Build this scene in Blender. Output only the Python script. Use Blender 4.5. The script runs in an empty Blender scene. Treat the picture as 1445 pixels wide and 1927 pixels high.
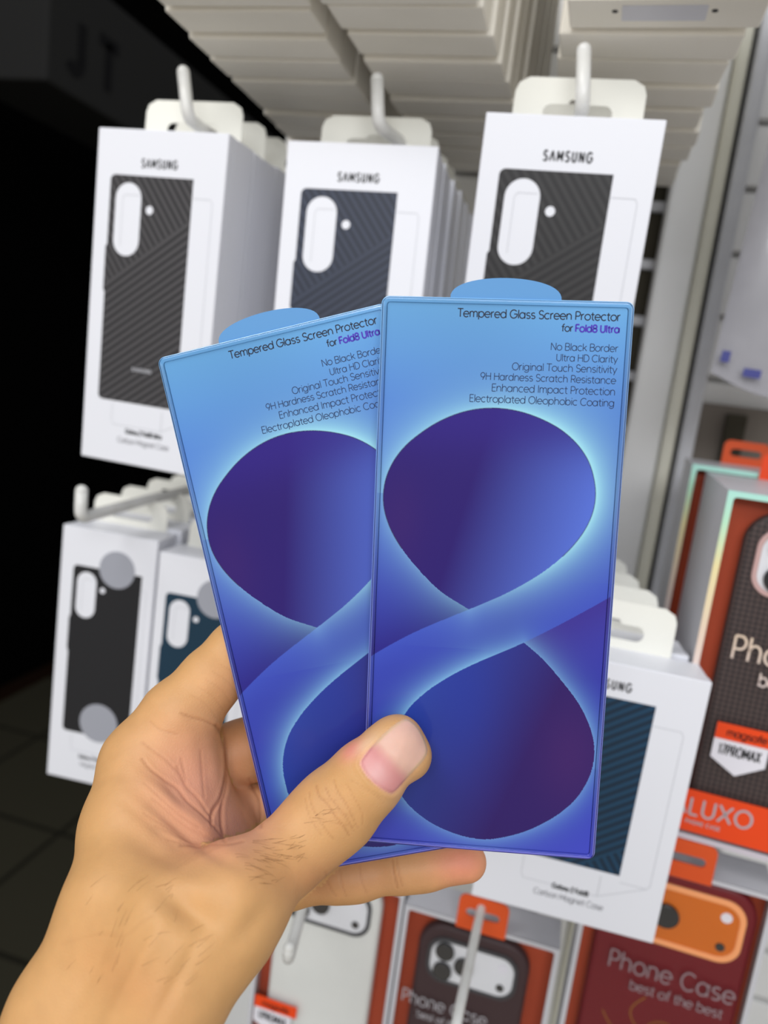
import bpy, bmesh, math, random
import numpy as np
from mathutils import Vector, Matrix

random.seed(7)
np.random.seed(7)
SC = bpy.context.scene
COL = SC.collection
CZ = 1.35                      # camera height above the floor
F = 1392.0                     # focal length in pixels of the 1445x1927 frame
CX, CY = 722.5, 963.5
CAM = np.array([[0.95836441, 0.16250796, -0.23479527],     # rows: world X, Y, Z in camera axes (right, down, forward)
                [0.2584803, -0.14427715, 0.95518168],
                [0.12134903, -0.97610208, -0.18027519]])

# ---------------------------------------------------------------- camera
cam_data = bpy.data.cameras.new('camera')
cam = bpy.data.objects.new('camera', cam_data)
COL.objects.link(cam)
rot = np.stack([CAM[:, 0], -CAM[:, 1], -CAM[:, 2]], 1)
mw = Matrix(rot.tolist()).to_4x4()
mw.translation = (0, 0, CZ)
cam.matrix_world = mw
cam_data.sensor_fit = 'VERTICAL'
cam_data.sensor_height = 36.0
cam_data.sensor_width = 27.0
cam_data.lens = F / 1927 * 36.0
cam_data.clip_start = 0.01
cam_data.dof.use_dof = True
cam_data.dof.focus_distance = 0.243
cam_data.dof.aperture_fstop = 8.2
SC.camera = cam

# ---------------------------------------------------------------- world, lights, exposure
world = bpy.data.worlds.new('shop_ambient')
SC.world = world
world.use_nodes = True
wn, wl = world.node_tree.nodes, world.node_tree.links
bg = wn['Background']
w_tc = wn.new('ShaderNodeTexCoord')
w_sp = wn.new('ShaderNodeSeparateXYZ')
w_mr = wn.new('ShaderNodeMapRange')
w_mr.inputs[1].default_value, w_mr.inputs[2].default_value = -0.7, 0.7
w_cr = wn.new('ShaderNodeValToRGB')
w_cr.color_ramp.elements[0].color = (1.40, 1.30, 1.14, 1)        # added warm fill from below, lifts the carton undersides
w_cr.color_ramp.elements[1].color = (0.90, 0.95, 1.0, 1)        # cool light from the ceiling
wl.new(w_tc.outputs['Generated'], w_sp.inputs[0])
wl.new(w_sp.outputs[2], w_mr.inputs[0])
wl.new(w_mr.outputs[0], w_cr.inputs[0])
wl.new(w_cr.outputs[0], bg.inputs[0])
bg.inputs[1].default_value = 0.52


def area(name, loc, target, sx, sy, power, col=(1, 1, 1)):
    d = bpy.data.lights.new(name, 'AREA')
    d.shape = 'RECTANGLE'
    d.size, d.size_y, d.energy, d.color = sx, sy, power, col
    o = bpy.data.objects.new(name, d)
    COL.objects.link(o)
    o.location = loc
    o.rotation_euler = (Vector(target) - Vector(loc)).to_track_quat('-Z', 'Y').to_euler()
    return o


area('ceiling_panel_light', (-0.65, -0.60, CZ + 1.20), (-0.1, 0.45, CZ - 0.1), 1.2, 0.5, 16.5, (1.0, 0.985, 0.97))
area('front_fill_light', (0.35, -1.6, CZ + 0.86), (0.0, 0.5, CZ), 1.5, 0.6, 23, (0.95, 0.97, 1.0))  # added frontal fill, an unseen lamp behind the camera
SC.view_settings.view_transform = 'Standard'
SC.view_settings.look = 'None'
SC.view_settings.exposure = -0.2
SC.view_settings.gamma = 1.0
SC.view_settings.use_curve_mapping = False
try:
    SC.cycles.use_denoising = True
    SC.cycles.max_bounces = 10
    SC.cycles.transparent_max_bounces = 12
except Exception:
    pass


# ---------------------------------------------------------------- small helpers
def lin(c):
    c = c / 255.0
    return c / 12.92 if c <= 0.04045 else ((c + 0.055) / 1.055) ** 2.4


def rgb(r, g, b):
    return (lin(r), lin(g), lin(b), 1.0)


def ray(px, py):
    return CAM @ np.array([(px - CX) / F, (py - CY) / F, 1.0])


def at(px, py, Y):                       # the point of the world on pixel px, py at wall distance Y
    r = ray(px, py)
    r = r * (Y / r[1])
    return Vector((r[0], r[1], r[2] + CZ))


def atx(px, py, X):
    r = ray(px, py)
    r = r * (X / r[0])
    return Vector((r[0], r[1], r[2] + CZ))


def mat(name, col, rough=0.5, spec=0.5, metal=0.0, coat=0.0, noise=None, bump=None):
    m = bpy.data.materials.new(name)
    m.use_nodes = True
    nt = m.node_tree
    b = nt.nodes['Principled BSDF']
    b.inputs['Base Color'].default_value = col
    b.inputs['Roughness'].default_value = rough
    b.inputs['Specular IOR Level'].default_value = spec
    b.inputs['Metallic'].default_value = metal
    b.inputs['Coat Weight'].default_value = coat
    b.inputs['Coat Roughness'].default_value = 0.05
    if noise:                            # (scale, darker colour)
        tc = nt.nodes.new('ShaderNodeTexCoord')
        n = nt.nodes.new('ShaderNodeTexNoise')
        n.inputs['Scale'].default_value = noise[0]
        n.inputs['Detail'].default_value = 4
        mx = nt.nodes.new('ShaderNodeMix')
        mx.data_type = 'RGBA'
        mx.inputs[6].default_value = col
        mx.inputs[7].default_value = noise[1]
        nt.links.new(tc.outputs['Object'], n.inputs['Vector'])
        nt.links.new(n.outputs['Fac'], mx.inputs[0])
        nt.links.new(mx.outputs[2], b.inputs['Base Color'])
    if bump:
        tc = nt.nodes.new('ShaderNodeTexCoord')
        n = nt.nodes.new('ShaderNodeTexNoise')
        n.inputs['Scale'].default_value = bump[0]
        bp = nt.nodes.new('ShaderNodeBump')
        bp.inputs['Strength'].default_value = bump[1]
        bp.inputs['Distance'].default_value = 0.0005
        nt.links.new(tc.outputs['Object'], n.inputs['Vector'])
        nt.links.new(n.outputs['Fac'], bp.inputs['Height'])
        nt.links.new(bp.outputs['Normal'], b.inputs['Normal'])
    return m


def link(o, parent=None):
    COL.objects.link(o)
    if parent is not None:
        o.parent = parent
    return o


def mesh_obj(name, me, material, parent=None):
    o = bpy.data.objects.new(name, me)
    if material is not None and not me.materials:
        me.materials.append(material)
    return link(o, parent)


def bm_obj(name, bm, material, parent=None, smooth=False):
    me = bpy.data.meshes.new(name)
    bm.normal_update()
    bm.to_mesh(me)
    bm.free()
    if smooth:
        me.polygons.foreach_set('use_smooth', [True] * len(me.polygons))
    return mesh_obj(name, me, material, parent)


def tag(o, label=None, cat=None, group=None, kind=None):
    if label:
        o['label'] = label
    if cat:
        o['category'] = cat
    if group:
        o['group'] = group
    if kind:
        o['kind'] = kind
    return o


def empty(name, mtx, label, cat, group=None):
    o = bpy.data.objects.new(name, None)
    o.empty_display_size = 0.02
    COL.objects.link(o)
    o.matrix_world = mtx
    return tag(o, label, cat, group)


def kids(o):
    return [c for c in COL.objects if c.parent == o]


def copy_tree(src, mtx, label, group=None, skip=()):
    c = src.copy()
    COL.objects.link(c)
    c.matrix_world = mtx
    c['label'] = label
    if group:
        c['group'] = group
    for ch in kids(src):
        if ch.name.split('.')[0] in skip:
            continue
        d = ch.copy()
        COL.objects.link(d)
        d.parent = c
        for g in kids(ch):
            e = g.copy()
            COL.objects.link(e)
            e.parent = d
    return c


def add_box(bm, x0, x1, y0, y1, z0, z1, bev=0.0, seg=2):
    r = bmesh.ops.create_cube(bm, size=1.0)
    vs = r['verts']
    for v in vs:
        v.co = Vector(((x0 + x1) / 2 + v.co.x * (x1 - x0), (y0 + y1) / 2 + v.co.y * (y1 - y0), (z0 + z1) / 2 + v.co.z * (z1 - z0)))
    if bev > 0:
        es = list({e for v in vs for e in v.link_edges})
        bmesh.ops.bevel(bm, geom=es, offset=bev, segments=seg, affect='EDGES', profile=0.5)
    return bm


def box_obj(name, dims, material, parent=None, bev=0.0):
    bm = bmesh.new()
    add_box(bm, *dims, bev=bev)
    return bm_obj(name, bm, material, parent)


def add_tube(bm, pts, r, n=12, caps=True):
    pts = [Vector(p) for p in pts]
    rings = []
    up = None
    for i, p in enumerate(pts):
        a = pts[max(i - 1, 0)]
        b = pts[min(i + 1, len(pts) - 1)]
        t = (b - a).normalized()
        if up is None:
            up = t.orthogonal().normalized()
        up = (up - t * up.dot(t)).normalized()
        s = t.cross(up)
        rr = r[i] if isinstance(r, (list, tuple)) else r
        rings.append([bm.verts.new(p + (up * math.cos(k * 2 * math.pi / n) + s * math.sin(k * 2 * math.pi / n)) * rr) for k in range(n)])
    for a, b in zip(rings, rings[1:]):
        for k in range(n):
            bm.faces.new((a[k], a[(k + 1) % n], b[(k + 1) % n], b[k]))
    if caps:
        bm.faces.new(list(reversed(rings[0])))
        bm.faces.new(rings[-1])
    return bm


def round_rect(x0, x1, y0, y1, r, n=6):
    """outline, anticlockwise; r = radius or (bottom left, bottom right, top right, top left)"""
    rs = r if isinstance(r, (list, tuple)) else (r, r, r, r)
    out = []
    for (cx, cy, rr, a0) in ((x0 + rs[0], y0 + rs[0], rs[0], 180), (x1 - rs[1], y0 + rs[1], rs[1], 270),
                             (x1 - rs[2], y1 - rs[2], rs[2], 0), (x0 + rs[3], y1 - rs[3], rs[3], 90)):
        if rr <= 1e-6:
            out.append((cx, cy))
        else:
            for k in range(n + 1):
                a = math.radians(a0 + 90 * k / n)
                out.append((cx + rr * math.cos(a), cy + rr * math.sin(a)))
    return out


def circle(cx, cy, r, n=24, ry=None):
    ry = ry or r
    return [(cx + r * math.cos(2 * math.pi * k / n), cy + ry * math.sin(2 * math.pi * k / n)) for k in range(n)]


def plate(name, outlines, thick, material, parent=None, y=0.0, bev=0.0):
    """flat sheet in the XZ plane with holes; its front face lies at y (towards -y)"""
    cu = bpy.data.curves.new(name, 'CURVE')
    cu.dimensions = '2D'
    cu.fill_mode = 'BOTH'
    for ol in outlines:
        sp = cu.splines.new('POLY')
        sp.points.add(len(ol) - 1)
        for p, q in zip(sp.points, ol):
            p.co = (q[0], q[1], 0, 1)
        sp.use_cyclic_u = True
    cu.extrude = max(thick / 2 - bev, 1e-5)
    cu.bevel_depth = bev
    cu.bevel_resolution = 2
    tmp = bpy.data.objects.new('tmp', cu)
    COL.objects.link(tmp)
    dg = bpy.context.evaluated_depsgraph_get()
    me = bpy.data.meshes.new_from_object(tmp.evaluated_get(dg))
    bpy.data.objects.remove(tmp)
    bpy.data.curves.remove(cu)
    me.materials.clear()
    me.transform(Matrix(((1, 0, 0, 0), (0, 0, -1, y + thick / 2), (0, 1, 0, 0), (0, 0, 0, 1))))
    me.name = name
    return mesh_obj(name, me, material, parent)


# ---------------------------------------------------------------- a stroke alphabet (round geometric sans)
def _arc(cx, cy, rx, ry, a0, a1, n=None):
    n = n or max(4, int(abs(a1 - a0) / 18))
    return [(cx + rx * math.cos(math.radians(a0 + (a1 - a0) * i / n)), cy + ry * math.sin(math.radians(a0 + (a1 - a0) * i / n))) for i in range(n + 1)]


def _glyphs():
    A = _arc
    g = {}
    o = A(.36, .35, .32, .35, 0, 360)
    g['a'] = (.80, [A(.36, .35, .32, .35, 0, 360), [(.68, .7), (.68, 0)]])
    g['b'] = (.80, [A(.40, .35, .32, .35, 0, 360), [(.08, 1.02), (.08, 0)]])
    g['c'] = (.70, [A(.38, .35, .33, .35, 48, 312)])
    g['d'] = (.80, [A(.36, .35, .32, .35, 0, 360), [(.68, 1.02), (.68, 0)]])
    g['e'] = (.76, [[(.05, .36), (.70, .36)] + A(.37, .35, .33, .35, 0, 318)])
    g['f'] = (.44, [A(.40, .82, .20, .20, 80, 180) + [(.20, 0)], [(.02, .68), (.42, .68)]])
    g['g'] = (.80, [A(.36, .35, .32, .35, 0, 360), [(.68, .7), (.68, 0)] + A(.37, 0, .31, .27, 0, -150)])
    g['h'] = (.74, [[(.09, 1.02), (.09, 0)], A(.36, .40, .27, .30, 180, 0) + [(.63, 0)]])
    g['i'] = (.22, [[(.11, .7), (.11, 0)], [(.11, .88), (.11, .97)]])
    g['k'] = (.64, [[(.09, 1.02), (.09, 0)], [(.56, .7), (.12, .30)], [(.26, .42), (.60, 0)]])
    g['l'] = (.22, [[(.11, 1.02), (.11, 0)]])
    g['m'] = (1.08, [[(.09, .7), (.09, 0)], A(.31, .46, .22, .24, 180, 0) + [(.53, 0)], A(.75, .46, .22, .24, 180, 0) + [(.97, 0)]])
    g['n'] = (.74, [[(.09, .7), (.09, 0)], A(.36, .40, .27, .30, 180, 0) + [(.63, 0)]])
    g['o'] = (.78, [A(.39, .35, .34, .35, 0, 360)])
    g['p'] = (.80, [A(.40, .35, .32, .35, 0, 360), [(.08, .7), (.08, -.27)]])
    g['r'] = (.46, [[(.09, .7), (.09, 0)], A(.37, .42, .28, .28, 180, 85)])
    g['s'] = (.60, [A(.30, .525, .21, .175, 35, 270) + A(.30, .175, .23, .175, 90, -145)])
    g['t'] = (.46, [[(.20, .92), (.20, .20)] + A(.38, .18, .18, .18, 180, 280), [(.02, .68), (.42, .68)]])
    g['u'] = (.74, [[(.09, .7)] + A(.36, .30, .27, .30, 180, 360) + [(.63, .7)], [(.63, .7), (.63, 0)]])
    g['v'] = (.62, [[(.02, .7), (.31, 0), (.60, .7)]])
    g['x'] = (.62, [[(.04, .7), (.58, 0)], [(.58, .7), (.04, 0)]])
    g['y'] = (.64, [[(.03, .7), (.33, .02)], [(.62, .7), (.22, -.27)]])
    g['A'] = (.84, [[(.02, 0), (.42, 1), (.82, 0)], [(.16, .34), (.68, .34)]])
    g['^'] = (.84, [[(.02, 0), (.42, 1), (.82, 0)]])
    g['B'] = (.76, [[(.10, .53), (.44, .53)] + A(.44, .765, .22, .235, -90, 90) + [(.10, 1), (.10, 0), (.44, 0)] + A(.44, .265, .26, .265, -90, 90)])
    g['C'] = (.92, [A(.50, .5, .44, .5, 45, 315)])
    g['D'] = (.86, [[(.10, 0), (.10, 1), (.38, 1)] + A(.38, .5, .42, .5, 90, -90) + [(.10, 0)]])
    g['E'] = (.66, [[(.60, 1), (.10, 1), (.10, 0), (.60, 0)], [(.10, .53), (.54, .53)]])
    g['F'] = (.62, [[(.60, 1), (.10, 1), (.10, 0)], [(.10, .50), (.53, .50)]])
    g['G'] = (.98, [A(.50, .5, .44, .5, 42, 360) + [(.54, .5)]])
    g['H'] = (.84, [[(.10, 1), (.10, 0)], [(.74, 1), (.74, 0)], [(.10, .53), (.74, .53)]])
    g['I'] = (.24, [[(.12, 1), (.12, 0)]])
    g['L'] = (.58, [[(.10, 1), (.10, 0), (.55, 0)]])
    g['M'] = (1.02, [[(.10, 0), (.10, 1), (.51, .25), (.92, 1), (.92, 0)]])
    g['N'] = (.86, [[(.10, 0), (.10, 1), (.76, 0), (.76, 1)]])
    g['O'] = (1.0, [A(.50, .5, .44, .5, 0, 360)])
    g['P'] = (.70, [[(.10, 0), (.10, 1), (.38, 1)] + A(.38, .72, .26, .28, 90, -90) + [(.10, .44)]])
    g['R'] = (.74, [[(.10, 0), (.10, 1), (.40, 1)] + A(.40, .73, .26, .27, 90, -90) + [(.10, .46)], [(.40, .46), (.68, 0)]])
    g['S'] = (.72, [A(.36, .75, .26, .25, 25, 270) + A(.36, .25, .29, .25, 90, -150)])
    g['T'] = (.74, [[(.02, 1), (.72, 1)], [(.37, 1), (.37, 0)]])
    g['U'] = (.82, [[(.10, 1), (.10, .32)] + A(.41, .32, .31, .32, 180, 360) + [(.72, 1)]])
    g['X'] = (.78, [[(.04, 1), (.74, 0)], [(.74, 1), (.04, 0)]])
    g['Z'] = (.74, [[(.06, 1), (.68, 1), (.04, 0), (.70, 0)]])
    g['1'] = (.40, [[(.04, .84), (.26, 1), (.26, 0)]])
    g['7'] = (.64, [[(.04, 1), (.60, 1), (.22, 0)]])
    g['8'] = (.70, [A(.35, .76, .25, .24, 0, 360), A(.35, .26, .30, .26, 0, 360)])
    g['9'] = (.74, [A(.37, .68, .30, .32, 0, 360), [(.66, .60), (.36, 0)]])
    g['J'] = (.60, [[(.48, 1), (.48, .25)] + A(.27, .25, .21, .25, 0, -150)])
    g[' '] = (.34, [])
    g['.'] = (.2, [[(.08, .05), (.08, 0)]])
    return g


GLYPH = _glyphs()


def split_corners(strokes, xs):
    out = []
    for st in strokes:
        cur = [st[0]]
        for i in range(1, len(st)):
            cur.append(st[i])
            if i < len(st) - 1:
                a, b_, c = st[i - 1], st[i], st[i + 1]
                d1 = Vector(((b_[0] - a[0]) * xs, b_[1] - a[1]))
                d2 = Vector(((c[0] - b_[0]) * xs, c[1] - b_[1]))
                if d1.length > 1e-9 and d2.length > 1e-9 and d1.angle(d2) > math.radians(42):
                    out.append(cur)
                    cur = [st[i]]
        out.append(cur)
    return out


def text_width(s, size, xs=1.0, track=0.0):
    return sum((GLYPH[c][0] * xs + track) * size for c in s) - track * size


def add_text(bm, s, x, z, size, w, y=0.0, align='L', xs=1.0, track=0.0, slope=0.0):
    """write s in the XZ plane: size = cap height, w = pen width"""
    tw = text_width(s, size, xs, track)
    if align == 'R':
        x -= tw
    elif align == 'C':
        x -= tw / 2
    for c in s:
        adv, strokes = GLYPH[c]
        for st in split_corners(strokes, xs):
            pts = [(x + (p[0] * xs + p[1] * slope) * size, z + p[1] * size) for p in st]
            closed = len(pts) > 4 and abs(pts[0][0] - pts[-1][0]) + abs(pts[0][1] - pts[-1][1]) < 1e-7
            n = len(pts)
            L, R = [], []
            for i in range(n):
                a = pts[i - 1] if i > 0 else (pts[-2] if closed else pts[0])
                b = pts[i + 1] if i < n - 1 else (pts[1] if closed else pts[-1])
                p = pts[i]
                d1 = Vector((p[0] - a[0], p[1] - a[1]))
                d2 = Vector((b[0] - p[0], b[1] - p[1]))
                if d1.length < 1e-9:
                    d1 = d2.copy()
                if d2.length < 1e-9:
                    d2 = d1.copy()
                d1.normalize()
                d2.normalize()
                t = d1 + d2
                if t.length < 1e-6:
                    t = d1.copy()
                t.normalize()
                nr = Vector((-t.y, t.x))
                k = min(1.0 / max(nr.dot(Vector((-d1.y, d1.x))), 0.35), 2.2)
                ext = Vector((0, 0))
                L.append(bm.verts.new((p[0] + nr.x * w / 2 * k, y, p[1] + nr.y * w / 2 * k)))
                R.append(bm.verts.new((p[0] - nr.x * w / 2 * k, y, p[1] - nr.y * w / 2 * k)))
            for i in range(n - 1):
                try:
                    bm.faces.new((L[i], R[i], R[i + 1], L[i + 1]))
                except ValueError:
                    pass
        x += (adv * xs + track) * size
    return bm


def add_line(bm, pts, w, y):
    for a, b in zip(pts, pts[1:]):
        d = Vector((b[0] - a[0], b[1] - a[1]))
        if d.length < 1e-9:
            continue
        d.normalize()
        nx, nz = -d.y * w / 2, d.x * w / 2
        vs = [bm.verts.new((p[0] + s * nx, y, p[1] + s * nz)) for p, s in ((a, 1), (a, -1), (b, -1), (b, 1))]
        bm.faces.new(vs)



# ---------------------------------------------------------------- materials
M_WHITE = mat('white_carton', rgb(232, 233, 240), 0.42, 0.4)
M_TAB = mat('white_board_tab', rgb(240, 239, 230), 0.55, 0.3)
M_BASEC = mat('carton_underside', rgb(232, 231, 228), 0.5, 0.3)
M_HOOK = mat('white_coated_wire', rgb(238, 238, 238), 0.3, 0.5, noise=(90, rgb(205, 204, 196)))
M_INK = mat('black_ink', rgb(28, 28, 30), 0.6, 0.2)
M_GREYINK = mat('grey_ink', rgb(120, 120, 126), 0.6, 0.2)
M_FAINT = mat('faint_grey_line', rgb(188, 189, 195), 0.6, 0.2)
M_STICK = mat('grey_round_seal', rgb(160, 162, 172), 0.35, 0.4)
M_WALL = mat('white_painted_steel', rgb(242, 242, 242), 0.45, 0.4, noise=(14, rgb(228, 227, 224)))
M_CREAM = mat('cream_strip', rgb(236, 234, 220), 0.5, 0.3, noise=(10, rgb(206, 203, 186)))
M_RAIL = mat('grey_white_steel', rgb(222, 223, 228), 0.4, 0.45, noise=(20, rgb(190, 191, 196)))
M_SLOT_SHADE = mat('dark_slot_shade', rgb(72, 68, 58), 0.8, 0.1)
M_UNLIT = mat('unlit_room_black', rgb(7, 7, 7), 0.9, 0.0)  # near-black colour stands for the darkness of the unlit room
M_SIGN = mat('dark_grey_sign_panel', rgb(40, 40, 40), 0.8, 0.05)
M_SIGNL = mat('black_sign_letters', rgb(19, 19, 21), 0.8, 0.1)
M_BROWN = mat('dark_brown_wood', rgb(30, 15, 5), 0.9, 0.1)


def floor_mat():
    m = bpy.data.materials.new('dark_floor_tile')
    m.use_nodes = True
    nt = m.node_tree
    b = nt.nodes['Principled BSDF']
    tc = nt.nodes.new('ShaderNodeTexCoord')
    br = nt.nodes.new('ShaderNodeTexBrick')
    br.offset = 0.0
    br.inputs['Scale'].default_value = 1.0
    br.inputs['Brick Width'].default_value = 0.4
    br.inputs['Row Height'].default_value = 0.4
    br.inputs['Mortar Size'].default_value = 0.008
    br.inputs['Color1'].default_value = rgb(64, 61, 49)
    br.inputs['Color2'].default_value = rgb(61, 58, 47)
    br.inputs['Mortar'].default_value = rgb(38, 36, 29)
    nt.links.new(tc.outputs['Object'], br.inputs['Vector'])
    nt.links.new(br.outputs['Color'], b.inputs['Base Color'])
    b.inputs['Roughness'].default_value = 0.75
    b.inputs['Specular IOR Level'].default_value = 0.1
    return m


# ---------------------------------------------------------------- structure
def struct(o):
    o['kind'] = 'structure'
    return o


struct(box_obj('floor', (-3.0, 1.6, -0.3, 4.4, -0.05, 0.0), floor_mat()))
struct(box_obj('wall_left', (-2.05, -1.92, -0.4, 4.4, 0.0, 5.2), M_UNLIT))
struct(box_obj('wall_far', (-1.92, 1.6, 4.2, 4.4, 0.0, 5.2), M_UNLIT))
struct(box_obj('baseboard_left', (-1.92, -1.885, -0.4, 4.2, 0.0, 0.035), M_BROWN))


def display_wall():
    bm = bmesh.new()
    add_box(bm, -0.35, 1.2, 0.80, 0.90, 0.0, 2.4)
    x = -0.345
    for z in np.arange(CZ - 0.78, CZ + 0.60, 0.058):       # slats stand proud of dark grooves
        add_box(bm, -0.35, 0.028, 0.784, 0.80, z + 0.006, z + 0.058, bev=0.0015)
        add_box(bm, 0.104, 1.2, 0.784, 0.80, z + 0.006, z + 0.058, bev=0.0015)
    return bm_obj('wall_back', bm, M_WALL)


struct(display_wall())


def slotted_column():
    bm = bmesh.new()
    add_box(bm, 0.016, 0.044, 0.77, 0.784, 0.3, CZ + 0.7)
    return bm_obj('trim_1', bm, M_SLOT_SHADE)  # shadow on this wall strip is put into its dark colour


struct(slotted_column())
bm = bmesh.new()
for z in np.arange(CZ - 0.6, CZ + 0.6, 0.052):
    add_box(bm, 0.0165, 0.0435, 0.764, 0.771, z, z + 0.009, bev=0.001)
struct(bm_obj('trim_2', bm, M_RAIL))
struct(box_obj('trim_3', (0.043, 0.075, 0.735, 0.784, 0.3, CZ + 0.7), M_WALL, bev=0.003))
struct(box_obj('trim_4', (0.0755, 0.0865, 0.728, 0.784, 0.3, CZ + 0.7), M_CREAM, bev=0.003))
struct(box_obj('trim_5', (0.0905, 0.1035, 0.728, 0.784, 0.3, CZ + 0.7), M_RAIL, bev=0.003))

struct(box_obj('trim_6', (0.108, 0.60, 0.770, 0.784, CZ - 0.115, CZ + 0.012), mat('shaded_wall_panel', rgb(128, 120, 112), 0.6, 0.2), bev=0.002))  # added panel; wall shade below the bags put into its grey-brown colour
struct(box_obj('trim_7', (0.132, 0.150, 0.764, 0.771, CZ - 0.05, CZ + 0.004), M_SLOT_SHADE, bev=0.001))

# dark shop sign running back into the unlit room, upper left
sgn = empty('shop_sign', Matrix.Translation((-1.1, 2.2, CZ + 0.435)), 'long dark grey sign box with black letters in the unlit room behind the boxes', 'sign')
box_obj('panel', (-0.10, 0.10, -1.0, 1.6, 0.0, 0.21), M_SIGN, sgn, bev=0.006)
bm = bmesh.new()
add_text(bm, 'JT', -0.95, 0.045, 0.085, 0.022, xs=1.0, track=0.45)
bm.transform(Matrix(((0, -1, 0, 0.1015), (1, 0, 0, 0), (0, 0, 1, 0), (0, 0, 0, 1))))
bm_obj('lettering', bm, M_SIGNL, sgn)
bm = bmesh.new()
add_box(bm, -1.55, -1.32, 1.3, 3.8, CZ + 0.60, CZ + 0.78, bev=0.004)
tag(bm_obj('ceiling_beam', bm, M_SIGN), 'dark grey beam in the top left corner beyond the sign', 'beam')

# ---------------------------------------------------------------- display hooks
def hook(name, slot, bend, tip_h, label, back_y=0.80, r=0.0040, lean=(0, 0), group='white display hooks'):
    """wire through the tab slot, forward to the bend, then up to a rounded tip; built in world axes about the wall end"""
    slot, bend = Vector(slot), Vector(bend)
    slot.z = bend.z
    back = Vector((slot.x + (slot.x - bend.x) * 0.5, back_y - 0.016, slot.z))
    pts = [back, slot]
    d = (bend - slot).normalized()
    tip = bend + Vector((lean[0], lean[1], tip_h))
    u = (tip - bend).normalized()
    rr = 0.007
    p0 = bend - d * rr
    p1 = bend + u * rr
    for k in range(7):
        t = k / 6
        pts.append(p0 * (1 - t) ** 2 + bend * 2 * t * (1 - t) + p1 * t ** 2)
    pts.append(tip)
    o0 = back
    bm = bmesh.new()
    add_tube(bm, [p - o0 for p in pts], r, 14)
    # rounded end
    e = tip - o0
    bmesh.ops.create_uvsphere(bm, u_segments=14, v_segments=8, radius=r * 1.02, matrix=Matrix.Translation(e))
    ob = bm_obj(name, bm, M_HOOK, smooth=True)
    ob.location = o0
    return tag(ob, label, 'hook', group)


hook('display_hook', at(392, 240, 0.480), at(354, 222, 0.452), 0.0265, 'white hook through the tab of the left striped box in the middle row', lean=(-0.0055, 0))
hook('display_hook', at(748, 262, 0.487), at(712, 236, 0.462), 0.0255, 'white hook through the tab of the navy box in the middle row', lean=(-0.004, 0))
hook('display_hook', at(1093, 207, 0.466), at(1096, 203, 0.445), 0.0285, 'white hook through the tab of the black box at upper right', lean=(-0.004, 0))
hook('display_hook', at(268, 944, 0.515), at(151, 975, 0.432), 0.019, 'white hook sticking out past the lower left box', r=0.0042)
def atz(px, py, z):
    r = ray(px, py)
    r = r * (z / r[2])
    return Vector((r[0], r[1], r[2] + CZ))


hook('display_hook', at(905, 1722, 0.475), atz(864, 1900, -0.3455), -0.004, 'white hook rod crossing in front of the pack with the dark phone case', r=0.0030, lean=(0, -0.008))
hook('display_hook', at(590, 1700, 0.48), atz(541, 1812, -0.3400), 0.010, 'white hook with bright tip in front of the silver phone pack', r=0.0034)
hook('display_hook', at(1340, 1600, 0.51), at(1352, 1650, 0.470), -0.006, 'short white hook under the big orange phone pack at right', r=0.0045, lean=(0, -0.004))

# ---------------------------------------------------------------- phone case cartons
def stripe_mat(name, c_light, c_dark, flip=True):
    """woven diagonal ribs; the direction flips across two slanting borders"""
    m = bpy.data.materials.new(name)
    m.use_nodes = True
    nt = m.node_tree
    N, L = nt.nodes, nt.links
    b = N['Principled BSDF']
    tc = N.new('ShaderNodeTexCoord')
    sx = N.new('ShaderNodeSeparateXYZ')
    L.new(tc.outputs['Object'], sx.inputs[0])

    def math_(op, a, bb=None):
        n = N.new('ShaderNodeMath')
        n.operation = op
        for i, v in enumerate((a, bb)):
            if v is None:
                continue
            if isinstance(v, (int, float)):
                n.inputs[i].default_value = v
            else:
                L.new(v, n.inputs[i])
        return n.outputs[0]
    X, Z = sx.outputs[0], sx.outputs[2]
    a1 = math_('SUBTRACT', math_('MULTIPLY', Z, 0.81), math_('MULTIPLY', X, 0.586))      # rises to the right
    a2 = math_('ADD', math_('MULTIPLY', Z, 0.60), math_('MULTIPLY', X, 0.80))            # falls to the right
    bord = math_('SUBTRACT', a1, 0.117)                                               # upper border
    up = math_('GREATER_THAN', bord, 0.0)
    low = math_('LESS_THAN', math_('SUBTRACT', a1, 0.027), 0.0)
    sel = math_('MAXIMUM', up, low)
    mix = N.new('ShaderNodeMix')
    L.new(sel, mix.inputs[0])
    L.new(a1, mix.inputs[2])
    L.new(a2, mix.inputs[3])
    s = mix.outputs[0]
    w = math_('SINE', math_('MULTIPLY', s, 2 * math.pi / 0.0044))
    w = math_('MULTIPLY', math_('ADD', w, 1.0), 0.5)
    w2 = math_('MULTIPLY', math_('ADD', math_('SINE', math_('MULTIPLY', math_('ADD', X, Z), 2 * math.pi / 0.0011)), 1.0), 0.12)
    f = math_('SUBTRACT', math_('POWER', w, 0.8), w2)
    cm = N.new('ShaderNodeMix')
    cm.data_type = 'RGBA'
    cm.clamp_factor = True
    cm.inputs[6].default_value = c_dark
    cm.inputs[7].default_value = c_light
    L.new(f, cm.inputs[0])
    L.new(cm.outputs[2], b.inputs['Base Color'])
    b.inputs['Roughness'].default_value = 0.5
    b.inputs['Specular IOR Level'].default_value = 0.35
    return m


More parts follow.
